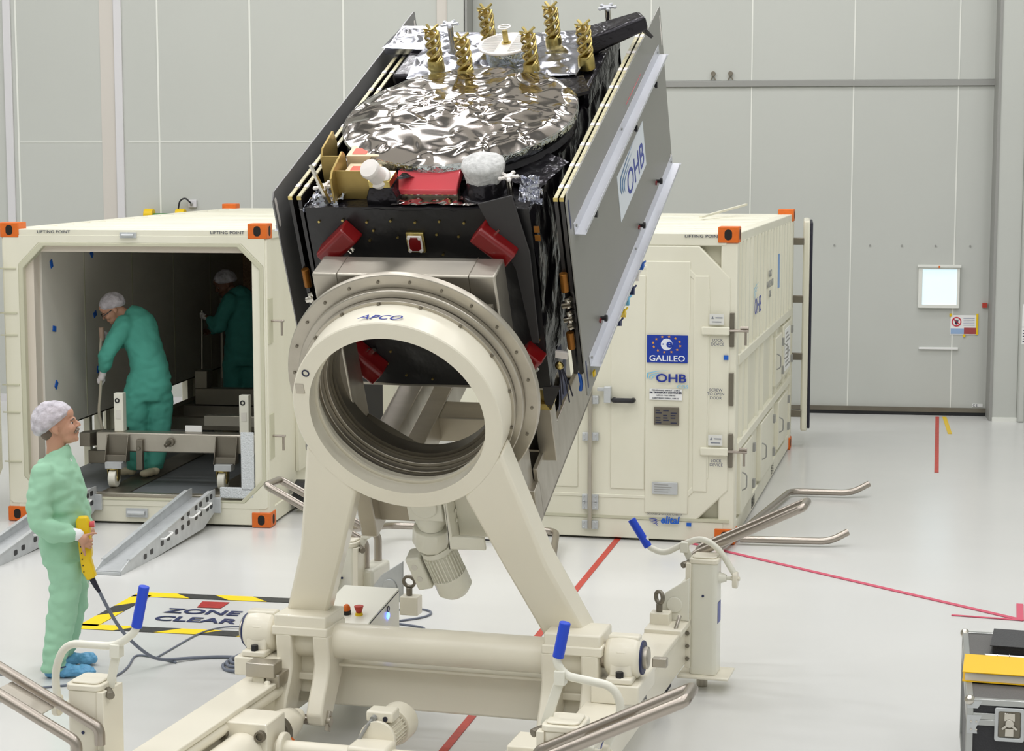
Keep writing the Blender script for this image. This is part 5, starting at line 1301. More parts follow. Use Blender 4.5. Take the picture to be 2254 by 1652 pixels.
def cap(par, m, cut, rx=.118, ry=.1, rz=.116, seed=1, m_='capm'):
    """bouffant cap: shell over the cranium, above the plane through cut=(x0,z0,x1,z1)"""
    x0, z0, x1, z1 = cut
    b = MB(m); n, mm = 56, 30; P = []
    for i in range(mm + 1):
        t = i / mm
        for k in range(n):
            a = 2 * pi * k / n
            # direction on the unit sphere from the pole opposite the cut plane
            nrm = V((-(z1 - z0), 0, (x1 - x0))).normalized()
            if nrm.z < 0: nrm = -nrm
            u = V((nrm.z, 0, -nrm.x)); w_ = V((0, 1, 0))
            th = t * R(100)
            d = nrm * cos(th) + (u * cos(a) + w_ * sin(a)) * sin(th)
            puff = 1.03 + .06 * noise.noise(d * 3 + V((seed, 0, 0))) + .05 * abs(noise.noise(d * 8 + V((seed, 4, 0)))) + .02 * noise.noise(d * 18)
            if d.x < 0: puff *= 1 + .1 * -d.x
            if t > .9: puff *= 1 - (t - .9) * 1.4
            P.append((d.x * rx * puff - .006, d.y * ry * puff, d.z * rz * puff + .006))
    b.add(P, [(i * n + k, i * n + (k + 1) % n, (i + 1) * n + (k + 1) % n, (i + 1) * n + k) for i in range(mm) for k in range(n)])
    return b.build('hair_cap', m_, par, ang=70)

def hand(b, wrist, palm, fingers, thumb, r=.0085):
    b.limb([wrist, V(wrist).lerp(V(palm), .5), palm], [.026, .03, .034], 12)
    for f in fingers:
        b.limb(f, [r * 1.15, r * 1.05, r * .95, r * .8][:len(f)] if len(f) < 5 else [r * 1.1] * len(f), 8)
    b.limb(thumb, [r * 1.5, r * 1.3, r * 1.0][:len(thumb)], 8)

# ---------------------------------------------------------------- man with the pendant
M1 = Mx.Translation((-2.86, 11.97, 0))
p1 = thing('person', 'standing man in pale green coverall and hair cap holding a yellow control pendant', 'person', M1)
hm = Mx.Translation((-.03, 0, 1.63)) @ Mx.Rotation(R(5), 4, 'Z') @ Mx.Rotation(R(-9), 4, 'Y') @ Mx.Diagonal((1.06, 1.04, 1.06, 1))
b = Fig(); head(b, hm)
b.limb([(-.035, 0, 1.56), (-.03, 0, 1.47), (-.03, 0, 1.38)], [.06, .06, .07])
b.loft([((-.025, 0, 1.37), .06, .09), ((-.02, 0, 1.25), .1, .14), ((0, 0, 1.05), .11, .13), ((0, 0, .85), .09, .12)])
b.limb([(-.07, -.13, 1.3), (-.085, -.22, 1.14), (-.08, -.25, 1.03), (.03, -.235, .965), (.14, -.203, .95)], [.035, .035, .035, .032, .026])
b.limb([(-.04, .13, 1.3), (-.02, .22, 1.15), (.03, .245, 1.04), (.16, .02, .94)], [.035, .035, .035, .028])
for y, dx in ((-.09, 0), (.12, .03)):
    b.limb([(.02 + dx, y * .8, .82), (.01 + dx * .3, y, .42), (-.055, y * 1.3, .08)], [.045, .04, .03])
hand(b, (.125, -.205, .95), (.175, -.2, .915), [
    [(.17, -.2, .935), (.2, -.2, .945), (.235, -.2, .955), (.255, -.195, .952)],
    [(.185, -.2, .92), (.212, -.195, .905), (.222, -.165, .9), (.205, -.145, .9)],
    [(.185, -.2, .9), (.212, -.195, .882), (.22, -.165, .876), (.203, -.145, .877)],
    [(.18, -.2, .882), (.205, -.195, .86), (.212, -.165, .855), (.198, -.147, .855)]],
    [(.16, -.205, .9), (.172, -.21, .86), (.18, -.2, .815)])
hand(b, (.15, .03, .95), (.175, -.03, .93), [[(.18, -.03, .95 - k * .02), (.195, -.07, .95 - k * .02), (.19, -.1, .95 - k * .02)] for k in range(4)], [(.17, -.03, .93), (.16, -.07, .94), (.165, -.09, .96)])
o = b.build('body', 'skin', p1, remesh=.0045, smooth=3); bake(o)
face_parts(p1, hm, True, False)
b = MB(hm)
b.ell((-.052, 0, -.05), (.052, .07, .055), 18)
b.build('hair', 'hairgrey', p1)
cap(p1, hm, (.11, .045, -.1, -.075), rx=.122, ry=.104, rz=.118, seed=3)
b = Fig()
b.loft([((-.02, 0, 1.462), .08, .078, -24), ((-.022, 0, 1.425), .086, .088, -22), ((-.025, 0, 1.385), .108, .16), ((-.025, 0, 1.33), .132, .21), ((-.022, 0, 1.25), .15, .215), ((-.008, 0, 1.16), .162, .2),
        ((.002, 0, 1.065), .17, .19), ((.002, 0, .985), .168, .188), ((-.012, 0, .9), .148, .188), ((-.01, 0, .81), .142, .185), ((.0, .0, .73), .132, .175), ((.01, .02, .69), .12, .16)])
b.loft([((.025, -.09, .76), .115, .1), ((.03, -.09, .66), .108, .1), ((.022, -.09, .55), .1, .095), ((.0, -.09, .42), .096, .09), ((-.018, -.09, .3), .092, .088), ((-.042, -.095, .18), .088, .084), ((-.058, -.1, .09), .078, .078), ((-.062, -.1, .045), .07, .072)])
b.loft([((.03, .1, .76), .11, .1), ((.035, .12, .6), .1, .095), ((.015, .14, .4), .088, .088), ((-.03, .18, .2), .08, .08), ((-.07, .2, .06), .066, .068)])
b.limb([(-.075, -.17, 1.32), (-.09, -.225, 1.17), (-.09, -.25, 1.03), (.0, -.25, .965), (.085, -.215, .955)], [.085, .082, .078, .072, .056])
b.limb([(-.05, .17, 1.32), (-.02, .23, 1.17), (.03, .25, 1.04), (.12, .1, .95)], [.085, .08, .074, .055])
o = b.build('coverall', 'suit1', p1, remesh=.012, smooth=6); bake(o); folds(o, .015, 7, 1)
b = Fig(); b.limb([(.085, -.215, .955), (.14, -.204, .945)], [.043, .038]); o = b.build('cuff', 'cuff', p1)
b = Fig(); b.limb([(.12, .1, .95), (.15, .04, .95)], [.042, .036]); o = b.build('cuff', 'cuff', p1)
b = MB(); b.tube([(.062, -.03, 1.4), (.09, -.02, 1.33), (.118, -.01, 1.24)], .006, n=6); b.build('white_shirt_edge', 'cuff', p1)
for x0_, y, dx in ((-.1, -.1, 0), (-.15, .2, .05)):
    b = Fig(); b.ell((x0_ + .035, y, .05), (.065, .05, .055), 20); b.ell((x0_ + .12, y, .045), (.1, .048, .045), 20); b.ell((x0_ + .23, y, .042), (.075, .055, .042), 20); b.ell((x0_ + .05, y, .09), (.06, .055, .04), 16)
    o = b.build('shoe_cover', 'shoecov', p1, remesh=.007, smooth=4); bake(o); folds(o, .009, 22, 3)
    for v in o.data.vertices: v.co.z = max(v.co.z, .002)
    b = MB(); b.tube([(x0_ + .0, y - .05, .095), (x0_ + .06, y - .058, .07), (x0_ + .13, y - .052, .085)], .005, n=6); b.build('elastic_band', 'navy', o)

# pendant control and its cable
pn = thing('control_pendant', 'yellow hand-held crane control pendant with red button held by the standing man', 'remote control', M1)
PY = -.15
b = MB(); b.prism([(.115, 1.02), (.13, 1.05), (.185, 1.052), (.2, 1.02), (.205, .93), (.208, .86), (.212, .81), (.205, .78), (.225, .7), (.235, .665), (.18, .64), (.145, .7), (.13, .85)], (0, PY + .045, 0), (1, 0, 0), (0, 0, 1), (0, -.06, 0))
b.build('pendant_body', 'yel2', pn, bevel=.012, seg=3)
b = MB(); b.cyl((.2, PY + .01, 1.0), (.232, PY + .01, 1.002), .018, .021, n=18); b.build('stop_button', 'redtray', pn, bevel=.003)
for k in range(6):
    b = MB(); b.cyl((.142 + k * .004, PY - .015, .9 - k * .04), (.142 + k * .004, PY - .02, .9 - k * .04), .004, n=8); b.build('screw', 'black', pn)
b = MB(); b.tube([(.2, PY + .015, .66), (.23, PY + .015, .6), (.25, PY + .015, .565)], [.02, .016, .011], n=14); b.build('cable_sleeve', 'rubber', pn)
b = MB(); b.lathe([(.012, 0), (.015, 0), (.015, .003), (.012, .003)], (.19, PY + .01, .63), (0, 1, 0), 14, closed=True); b.build('split_ring', 'chrome', pn)
cb_ = thing('pendant_cable', 'grey cable hanging from the pendant and trailing along the floor to the trolley', 'cable')
b = MB(); q = M1 @ V((.25, PY + .015, .565))
pts = [q, q + V((.05, .05, -.14)), q + V((.12, .1, -.3)), q + V((.25, .2, -.46)), V((-2.3, 12.15, .03)), V((-2.15, 12.3, .012)), V((-1.9, 12.35, .012)), V((-1.74, 12.3, .012)), V((-1.62, 12.1, .012))]
def smoothpath(P, it=4):
    P = [V(p) for p in P]; Q = []
    for i in range(len(P) - 1):
        for k in range(6): Q.append(P[i].lerp(P[i + 1], k / 6))
    Q.append(P[-1])
    for _ in range(it * 4): Q = [Q[0]] + [(Q[i - 1] + Q[i] * 2 + Q[i + 1]) / 4 for i in range(1, len(Q) - 1)] + [Q[-1]]
    return Q
b.tube(smoothpath(pts), .011, n=10); b.build('cable', 'cable', cb_)
b = MB()
for k in range(3):
    c = V((-1.68, 12.12, .012 + k * .02)); r_ = .2 - k * .025
    b.tube([c + V((r_ * cos(2 * pi * t / 40), r_ * .9 * sin(2 * pi * t / 40), .004 * sin(t))) for t in range(40)], .011, n=8, closed=True)
    tag(b.build('cable_coil', 'cable'), ('largest, lowest ring of grey cable coiled on the floor at the trolley', 'middle ring of grey cable coiled at the trolley', 'smallest, uppermost ring of grey cable coiled at the trolley')[k], 'cable', 'coiled cable rings'); b = MB()
for lb, P, r_ in (('thin grey cable looping over the painted stripes', [(-2.36, 12.3, .008), (-2.25, 12.7, .008), (-2.15, 13.15, .008), (-1.8, 13.2, .02), (-1.5, 12.6, .02)], .006),
                  ('thin grey cable snaking beside the blue shoe covers', [(-2.2, 12.2, .008), (-2.55, 12.5, .008), (-2.48, 12.2, .008), (-2.5, 11.8, .008), (-2.75, 11.66, .008), (-3.05, 11.6, .008), (-3.1, 11.3, .008), (-3.3, 11.1, .008)], .007),
                  ('thin cable loop on the floor behind the left push handle', [(-3.6, 11.75, .008), (-3.25, 12.0, .008), (-3.08, 11.8, .008), (-3.02, 11.4, .008), (-3.3, 11.05, .008), (-3.6, 11.0, .008)], .007),
                  ('arched grey cable beside the left bearing block', [(-1.3, 11.2, .5), (-1.55, 11.3, .62), (-1.7, 11.5, .45), (-1.68, 11.8, .2), (-1.6, 12.0, .05)], .011),
                  ('thin cable loops on the floor right of the control box', [(-1.1, 13.5, .008), (-.75, 13.75, .008), (-.55, 13.65, .008), (-.6, 13.4, .008), (-.95, 13.3, .008), (-.7, 13.2, .008), (-.55, 13.1, .008), (-.75, 12.95, .008), (-1.0, 13.1, .008)], .008)):
    b = MB(); b.tube(smoothpath(P), r_, n=8); tag(b.build('cable', 'cable'), lb, 'cable')

# ---------------------------------------------------------------- bending worker inside the container
base2 = ML @ V((.91, 1.09, .27))
M2 = Mx.Translation(base2)
p2 = thing('person', 'worker in teal coverall and hair cap bending forward inside the open container', 'person', M2)
hm2 = Mx.Translation((-.265, -.02, 1.615)) @ Mx.Rotation(R(196), 4, 'Z') @ Mx.Rotation(R(38), 4, 'Y')
b = Fig(); head(b, hm2)
b.limb([(-.25, -.01, 1.6), (-.17, 0, 1.55), (-.08, 0, 1.46)], [.058, .06, .08])
b.loft([((-.05, 0, 1.48), .09, .1), ((.0, 0, 1.3), .12, .12), ((.07, 0, 1.05), .12, .12), ((.06, 0, .85), .14, .12)])
b.limb([(-.13, -.12, 1.43), (-.22, -.18, 1.3), (-.29, -.19, 1.17), (-.345, -.12, 1.0)], [.045, .04, .035, .028])
b.limb([(-.1, .13, 1.43), (-.22, .19, 1.25), (-.33, .05, 1.3)], [.045, .035, .028])
for x in (-.05, .14): b.limb([(x, 0, .8), (x, .01, .4), (x - .03, 0, .07)], [.07, .05, .035])
hand(b, (-.345, -.12, 1.0), (-.36, -.12, .945), [[(-.36 - .01 * k, -.13, .93), (-.375 - .004 * k, -.13, .895), (-.36, -.11 + .01 * k, .88)] for k in range(4)], [(-.345, -.11, .95), (-.34, -.1, .92), (-.35, -.095, .9)])
hand(b, (-.33, .05, 1.3), (-.345, .03, 1.34), [[(-.35 + .008 * k, .02, 1.35), (-.375, .0, 1.35 + .012 * k), (-.36, -.03, 1.35 + .01 * k)] for k in range(4)], [(-.33, .02, 1.33), (-.34, -.01, 1.31), (-.36, -.02, 1.31)])
o = b.build('body', 'skin', p2, remesh=.006, smooth=3); bake(o)
b = Fig()
hand(b, (-.343, -.12, 1.01), (-.36, -.12, .945), [[(-.36 - .01 * k, -.13, .93), (-.375 - .004 * k, -.13, .895), (-.36, -.11 + .01 * k, .88)] for k in range(4)], [(-.345, -.11, .95), (-.34, -.1, .92), (-.35, -.095, .9)], r=.0115)
b.limb([(-.34, -.122, 1.03), (-.347, -.12, .98)], [.036, .034])
o = b.build('glove', 'glove', p2, remesh=.005, smooth=2); bake(o)
b = Fig()
hand(b, (-.325, .055, 1.29), (-.345, .03, 1.34), [[(-.35 + .008 * k, .02, 1.35), (-.375, .0, 1.35 + .012 * k), (-.36, -.03, 1.35 + .01 * k)] for k in range(4)], [(-.33, .02, 1.33), (-.34, -.01, 1.31), (-.36, -.02, 1.31)], r=.0115)
o = b.build('glove', 'glove', p2, remesh=.005, smooth=2); bake(o)
face_parts(p2, hm2, False, True)
cap(p2, hm2, (.12, .03, -.1, -.08), seed=8)
b = Fig()
b.loft([((-.13, 0, 1.575), .07, .07, -50), ((-.085, 0, 1.555), .11, .1, -35), ((-.05, 0, 1.5), .165, .155, -15), ((-.03, 0, 1.42), .195, .175), ((.0, 0, 1.3), .19, .175), ((.05, 0, 1.15), .18, .17), ((.08, 0, 1.02), .185, .165), ((.065, 0, .9), .215, .17), ((.055, 0, .8), .228, .17), ((.05, 0, .72), .215, .15)])
b.loft([((-.045, -.03, .78), .12, .12), ((-.055, -.04, .6), .115, .115), ((-.065, -.04, .42), .108, .105), ((-.08, -.03, .25), .098, .095), ((-.085, -.03, .1), .085, .085), ((-.085, -.03, .05), .08, .08)])
b.loft([((.16, .02, .78), .125, .12), ((.16, .03, .6), .12, .115), ((.155, .03, .4), .105, .105), ((.13, .02, .22), .1, .095), ((.1, .0, .09), .092, .09), ((.095, .0, .05), .085, .085)])
b.limb([(-.13, -.13, 1.45), (-.22, -.18, 1.3), (-.29, -.19, 1.17), (-.335, -.13, 1.04)], [.1, .088, .078, .058])
b.limb([(-.1, .14, 1.45), (-.22, .2, 1.25), (-.3, .1, 1.26)], [.09, .075, .055])
o = b.build('coverall', 'suit2', p2, remesh=.014, smooth=6); bake(o); folds(o, .014, 6, 5)
for x, y, a in ((-.14, -.06, 190), (.1, -.08, 235)):
    b = Fig(Mx.Translation((x, y, 0)) @ Mx.Rotation(R(a), 4, 'Z')); b.ell((-.03, 0, .045), (.05, .042, .045), 16); b.ell((.04, 0, .04), (.07, .042, .04), 16); b.ell((.1, 0, .036), (.06, .046, .036), 16)
    o = b.build('shoe', 'shoe', p2, remesh=.008, smooth=3); bake(o)
# ---------------------------------------------------------------- third worker deeper inside
base3 = ML @ V((1.06, 3.89, .27))
M3 = Mx.Translation(base3)
p3 = thing('person', 'worker in dark teal coverall standing deep in the container shade, holding a thin pole', 'person', M3)
hm3 = Mx.Translation((-.155, -.02, 1.67)) @ Mx.Rotation(R(200), 4, 'Z') @ Mx.Rotation(R(32), 4, 'Y')
b = Fig(); head(b, hm3)
b.limb([(-.14, 0, 1.64), (-.08, 0, 1.57), (-.02, 0, 1.5)], [.056, .06, .08])
b.loft([((.0, 0, 1.5), .12, .12), ((.0, 0, 1.3), .14, .13), ((.02, 0, 1.05), .14, .14), ((.02, 0, .85), .15, .14)])
b.limb([(-.1, -.16, 1.44), (-.2, -.2, 1.17), (-.32, -.14, 1.28)], [.06, .045, .03])
b.limb([(-.06, .16, 1.44), (-.2, .2, 1.2), (-.34, .06, 1.12)], [.06, .045, .03])
for x in (-.08, .1): b.limb([(x, 0, .8), (x, 0, .4), (x - .01, 0, .07)], [.09, .06, .04])
hand(b, (-.32, -.14, 1.28), (-.37, -.13, 1.3), [[(-.38, -.13, 1.29 + .014 * k), (-.41, -.12, 1.29 + .014 * k), (-.4, -.09, 1.29 + .014 * k)] for k in range(4)], [(-.36, -.12, 1.3), (-.37, -.09, 1.31), (-.39, -.085, 1.31)])
hand(b, (-.34, .06, 1.12), (-.38, .03, 1.11), [[(-.39, .02, 1.1 + .014 * k), (-.41, -.02, 1.1 + .014 * k), (-.4, -.06, 1.1 + .014 * k)] for k in range(4)], [(-.37, .01, 1.1), (-.38, -.03, 1.12), (-.39, -.05, 1.13)])
o = b.build('body', 'skin2', p3, remesh=.007, smooth=3); bake(o)
b = Fig()
hand(b, (-.315, -.14, 1.275), (-.37, -.13, 1.3), [[(-.38, -.13, 1.29 + .014 * k), (-.41, -.12, 1.29 + .014 * k), (-.4, -.09, 1.29 + .014 * k)] for k in range(4)], [(-.36, -.12, 1.3), (-.37, -.09, 1.31), (-.39, -.085, 1.31)], r=.0115)
o = b.build('glove', 'glove', p3, remesh=.005, smooth=2); bake(o)
face_parts(p3, hm3, False, False)
cap(p3, hm3, (.12, .03, -.1, -.08), seed=12)
b = Fig()
b.loft([((-.06, 0, 1.6), .075, .07, -30), ((-.03, 0, 1.57), .12, .11, -15), ((.0, 0, 1.5), .17, .17), ((.01, 0, 1.4), .19, .19), ((.02, 0, 1.25), .185, .18), ((.02, 0, 1.08), .18, .17), ((.02, 0, .9), .195, .17), ((.02, 0, .75), .2, .16)])
b.loft([((-.08, -.02, .8), .12, .12), ((-.08, -.02, .5), .11, .11), ((-.09, -.02, .2), .095, .095), ((-.09, -.02, .05), .085, .085)])
b.loft([((.11, .02, .8), .12, .12), ((.11, .02, .5), .11, .11), ((.11, .02, .2), .095, .095), ((.1, .02, .05), .085, .085)])
b.limb([(-.08, -.15, 1.46), (-.17, -.2, 1.28), (-.2, -.21, 1.17), (-.3, -.15, 1.26)], [.1, .085, .078, .055])
b.limb([(-.06, .15, 1.45), (-.18, .2, 1.22), (-.32, .08, 1.13)], [.09, .075, .055])
o = b.build('coverall', 'suit3', p3, remesh=.016, smooth=6); bake(o); folds(o, .014, 6, 9)
for x in (-.1, .1):
    b = Fig(Mx.Translation((x, -.05, 0)) @ Mx.Rotation(R(220), 4, 'Z')); b.ell((-.03, 0, .045), (.05, .042, .045), 14); b.ell((.05, 0, .04), (.1, .044, .04), 14)
    o = b.build('shoe', 'shoe', p3, remesh=.01, smooth=3); bake(o)

# tools they hold
n = thing('hose', 'pale hose held upright by the bending worker', 'tool', M2)
b = MB(); b.tube(smoothpath([(-.355, -.07, 1.4), (-.37, -.1, 1.2), (-.36, -.13, .95), (-.375, -.14, .75), (-.39, -.15, .62), (-.36, -.16, .5), (-.34, -.16, .38)], 2), .014, n=10); b.build('hose_tube', mat('hose_beige', (186, 178, 160), .5), n)
b = MB(); b.cyl((-.355, -.07, 1.3), (-.36, -.075, 1.42), .026, n=12); b.build('hose_nozzle', mat('hose_pink', (176, 148, 130), .5), n)
n = thing('pole', 'thin metal pole held by the worker deep in the container', 'tool', M3)
b = MB(); b.cyl((-.395, -.09, 1.36), (-.41, -.09, .55), .012, n=10); b.build('pole_shaft', 'steel', n)
# ================================================================== dolly and equipment inside the open container
dy = thing('roller_dolly', 'low aluminium transport dolly on cream castors inside the open container', 'dolly', ML)
def D(nm, b, m='alu', par=None, bevel=.004, **k): return b.build(nm, m, par or dy, bevel=bevel, **k)
b = MB(); b.bx(.66, 2.25, .5, .66, .58, .76); D('front_beam', b, bevel=.012)
b = MB(); b.prism([(.6, .5), (.5, .5), (.5, .62), (.66, .78), (.66, .66)], (0, 0, .62), (1, 0, 0), (0, 1, 0), (0, 0, .13)); D('beam_arm', b, 'alu_d')
b = MB(); b.cyl((1.38, .5, .68), (1.38, .46, .68), .04, n=20); b.cyl((1.38, .46, .68), (1.36, .4, .66), .02, n=12); D('tow_eye', b, 'alu_d')
for x in (.72, 2.12):
    b = MB(); b.bx(x, x + .1, .66, 3.9, .6, .75); D('side_beam', b, 'alu_d')
for y in (1.7, 2.6, 3.8):
    b = MB(); b.bx(.72, 2.2, y, y + .12, .62, .74); D('cross_beam', b, 'alu_d')
b = MB(); b.bx(1.45, 2.2, 1.3, 1.42, .72, .82); D('upper_rail', b, 'alu')
b = MB(); b.bx(1.48, 1.64, .62, .64, .76, .82); D('number_plate', b, 'paper')
for x in (.82, 2.02):
    b = MB(); b.bx(x, x + .09, .55, .64, .76, 1.12); po = D('upright_post', b, 'white2', bevel=.006)
    b = MB(); b.lathe([(.012, 0), (.024, 0), (.024, .003), (.012, .003)], (x + .035, .549, 1.05), (0, -1, 0), 14, closed=True); D('post_ring', b, 'black', po, 0)
    b = MB(); b.bx(x + .02, x + .07, .546, .55, .88, .96); D('post_label', b, 'contwall', po, 0)
for x in (.82, 1.86):
    b = MB(); b.bx(x - .04, x + .16, .42, .5, .5, .56)
    b.prism([(.38, .5), (.5, .5), (.5, .74), (.47, .74)], (x - .045, 0, 0), (0, 1, 0), (0, 0, 1), (.01, 0, 0)); b.prism([(.38, .5), (.5, .5), (.5, .74), (.47, .74)], (x + .155, 0, 0), (0, 1, 0), (0, 0, 1), (.01, 0, 0))
    b.bx(x - .04, x + .16, .49, .5, .5, .74); D('castor_bracket', b, 'alu_d')
    b = MB(); b.bx(x - .03, x + .13, .36, .5, .44, .5); D('castor_plate', b, 'zinc')
    b = MB(); b.cyl((x + .0, .42, .345), (x + .07, .42, .345), .083, n=32); w_ = D('castor_wheel', b, 'white2', bevel=.008)
    b = MB(); b.cyl((x - .006, .42, .345), (x + .078, .42, .345), .03, n=18); b.prism([(-.03, 0), (.03, 0), (.05, .11), (-.05, .11)], (x + .078, .42, .335), (0, 1, 0), (0, 0, 1), (.006, 0, 0)); b.prism([(-.03, 0), (.03, 0), (.05, .11), (-.05, .11)], (x - .014, .42, .335), (0, 1, 0), (0, 0, 1), (.006, 0, 0)); b.cyl((x + .035, .42, .43), (x + .035, .42, .45), .06, n=20); D('castor_fork', b, 'gold', w_, .002)
    b = MB(); b.bx(x + .24, x + .3, .45, .5, .42, .7); b.cyl((x + .27, .45, .62), (x + .27, .43, .62), .015, n=10); D('clamp_block', b, 'alu_d')
    b = MB(); b.bx(x + .0, x + .08, 3.7, 3.78, .27, .6); b.cyl((x, 3.74, .345), (x + .07, 3.74, .345), .08, n=24); D('rear_castor', b, 'white2')
b = MB(); b.bx(.52, .7, .66, 1.1, .44, .56); D('rail_stop', b, 'alu_d')
b = MB(); b.tube([(.3, .35, .29), (.5, 1.0, .29), (.62, 3.0, .29)], .02, n=8); tag(b.build('floor_pipe', 'alu_d'), None)
bpy.data.objects.remove(bpy.data.objects['floor_pipe'], do_unlink=True)
# equipment behind the workers
n = thing('machine_rack', 'dark steel rack with yellow fittings behind the workers in the container', 'rack', ML)
for x, y in ((.62, 4.6), (1.5, 4.6), (.62, 5.8), (1.5, 5.8)):
    b = MB(); b.bx(x, x + .06, y, y + .06, FZ, 1.7); b.build('rack_post', 'alu_d', n, bevel=.003)
for z in (.7, 1.2, 1.66):
    b = MB(); b.bx(.62, 1.56, 4.6, 5.86, z, z + .05); b.build('rack_shelf', 'alu_d', n, bevel=.003)
b = MB(); b.bx(.85, 1.05, 4.45, 4.58, 1.3, 1.62); b.build('yellow_unit', 'yel2', n, bevel=.01)
b = MB(); b.bx(.8, 1.0, 4.45, 4.58, .92, 1.15); b.build('yellow_unit', 'yel2', n, bevel=.01)
b = MB(); b.ringp(rrect(.66, .8, .8, 1.5, .01), rrect(.68, .78, .82, 1.48, .005), (0, 4.5, 0), (1, 0, 0), (0, 0, 1), (0, .03, 0)); b.build('door_frame', 'alu', n)
n = thing('crossbar_fixture', 'dark crossbar fixture on the dolly between the two workers', 'fixture', ML)
b = MB(); b.bx(.95, 2.0, 2.6, 2.75, .75, .92); b.build('bar', 'alu_d', n, bevel=.006)
b = MB(); b.bx(.95, 1.08, 2.6, 2.8, .92, 1.1); b.build('clamp', 'alu_d', n, bevel=.006)
# ================================================================== flight case with folders (right foreground)
MC = frame((2.2, 8.98, 0), 12.3)
fc = thing('flight_case', 'black flight case with aluminium edges and butterfly latch at the right edge', 'case', MC)
def Cc(nm, b, m='alu', par=None, bevel=.003, **k): return b.build(nm, m, par or fc, bevel=bevel, **k)
K['laminate'] = mat('black_laminate', (38, 38, 42), .4, bump=.2, bscale=120); K['lid'] = mat('grey_laminate', (88, 86, 84), .45, bump=.2, bscale=120)
K['trimalu'] = mat('case_trim', (182, 184, 182), .3, .8)
CW, CD, CH = 1.1, 1.35, .7
b = MB(); b.bx(.01, CW - .01, .01, CD - .01, .1, .575); Cc('case_base', b, 'laminate')
b = MB(); b.bx(.01, CW - .01, .01, CD - .01, .6, CH - .006); Cc('case_lid', b, 'lid')
b = MB(); b.bx(.008, CW - .008, .006, .012, .6, CH - .03); Cc('lid_front', b, 'laminate', bevel=0)
for z0_, z1_ in ((.57, .6), (.6, .632), (CH - .03, CH), (.1, .13)):
    b = MB(); b.bx(0, CW, -.002, .03 if z0_ > .65 or z0_ < .2 else .004, z0_, z1_); Cc('front_trim', b, 'trimalu')
    b = MB(); b.bx(-.002, .004 if .2 < z0_ < .65 else .03, 0, CD, z0_, z1_); Cc('side_trim', b, 'trimalu')
b = MB(); b.bx(0, CW, CD - .03, CD, CH - .03, CH + .001); Cc('rear_trim', b, 'trimalu')
b = MB(); b.bx(-.003, .03, -.003, .03, .1, CH); Cc('corner_trim', b, 'trimalu')
b = MB(); b.bx(-.003, .028, CD - .03, CD, .1, CH); Cc('corner_trim', b, 'trimalu')
for x, y, z in ((.012, .012, CH - .01), (.012, CD - .012, CH - .01)):
    b = MB(); b.ell((x, y, z), (.026, .026, .026), 18); Cc('ball_corner', b, 'chrome', bevel=0)
b = MB(); b.prism([(0, .62), (.07, .62), (.045, .56), (.05, .53), (.0, .53)], (0, -.005, 0), (1, 0, 0), (0, 0, 1), (0, .004, 0)); b.prism([(0, .69), (.07, .69), (.05, .655), (0, .655)], (0, -.005, 0), (1, 0, 0), (0, 0, 1), (0, .004, 0)); Cc('corner_brace', b, 'zinc', bevel=0)
b = MB(); b.ringp(rrect(.13, .27, .5, .665, .012), rrect(.147, .253, .517, .648, .01), (0, -.012, 0), (1, 0, 0), (0, 0, 1), (0, .014, 0)); lt = Cc('butterfly_latch', b, 'zinc')
b = MB(); b.bx(.147, .253, -.003, .006, .517, .648); Cc('latch_dish', b, 'alu_d', lt)
b = MB(); b.bx(.175, .225, -.008, -.002, .6, .64); b.cyl((.2, -.002, .59), (.2, -.014, .59), .02, n=18); b.beam((.2, -.01, .59), (.165, -.01, .56), .012, .004, up=(0, 1, 0)); b.beam((.2, -.01, .59), (.235, -.01, .56), .012, .004, up=(0, 1, 0)); b.bx(.18, .22, -.01, -.003, .525, .565); Cc('latch_wing', b, 'chrome', lt)
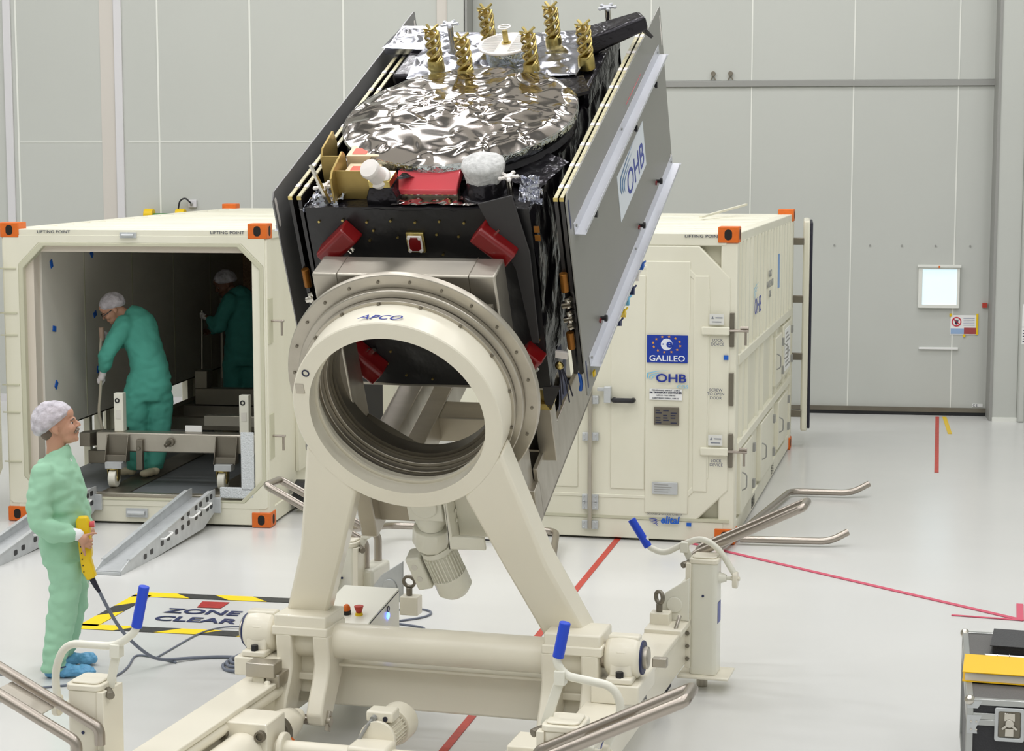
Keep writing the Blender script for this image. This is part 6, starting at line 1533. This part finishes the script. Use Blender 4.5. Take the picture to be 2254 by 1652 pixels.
for k in range(4):
    b = MB(); b.cyl((.045 if k % 2 else .02, -.006, .55 + .04 * (k // 2)), (.045 if k % 2 else .02, -.009, .55 + .04 * (k // 2)), .005, n=8); Cc('rivet', b, 'chrome', bevel=0)
b = MB(); b.cyl((.08, .1, .0), (.08, .16, .0), .001); 
for x, y in ((.12, .14), (CW - .12, .14), (.12, CD - .14), (CW - .12, CD - .14)):
    b = MB(); b.cyl((x - .015, y, .05), (x + .015, y, .05), .05, n=20); b.bx(x - .03, x + .03, y - .03, y + .03, .07, .1); Cc('case_wheel', b, 'rubber')
b = MB(); b.bx(.27, .34, 1.28, 1.33, CH, CH + .012); b.bx(.28, .34, 1.25, 1.29, CH, CH + .01); Cc('lid_hinge', b, 'trimalu')
def folder(lab, x0_, y0_, w_, d_, h_, yaw, z, m_, name, sheets):
    n = thing(name, lab, 'folder', MC @ Mx.Translation((x0_, y0_, z)) @ Mx.Rotation(R(yaw), 4, 'Z'))
    b = MB(); b.bx(0, w_, 0, d_, 0, .004); b.build('back_cover', m_, n)
    b = MB(); b.prism([(0, h_ * .92), (d_, h_), (d_, h_ + .004), (0, h_ * .92 + .004)], (0, 0, 0), (0, 1, 0), (0, 0, 1), (w_, 0, 0)); b.build('front_cover', m_, n)
    b = MB(); b.bx(0, w_, d_ - .004, d_, 0, h_); b.build('spine', m_, n)
    b = MB(); b.bx(.012, w_ - .01, .01, d_ - .01, .005, h_ * .85); b.build('paper_stack', sheets, n)
    return n
fy = folder('yellow ring binder lying open-edged on the black flight case', -.02, .30, .5, .34, .05, -3, CH + .001, 'yel3', 'ring_binder', 'contwall')
for k in range(3):
    b = MB(); b.lathe([(.005, 0), (.009, 0), (.009, .003), (.005, .003)], (.1 + k * .06, .335, .056), (1, 0, 0), 12, closed=True); b.build('binder_ring', 'chrome', fy)
folder('white document under the yellow binder on the flight case', .1, .66, .4, .12, .02, -3, CH + .001, 'paper', 'document', 'paper')
fb = folder('black zip folder lying behind the yellow binder on the flight case', .13, .86, .4, .36, .05, -5, CH + .001, 'laminate', 'zip_folder', 'laminate')
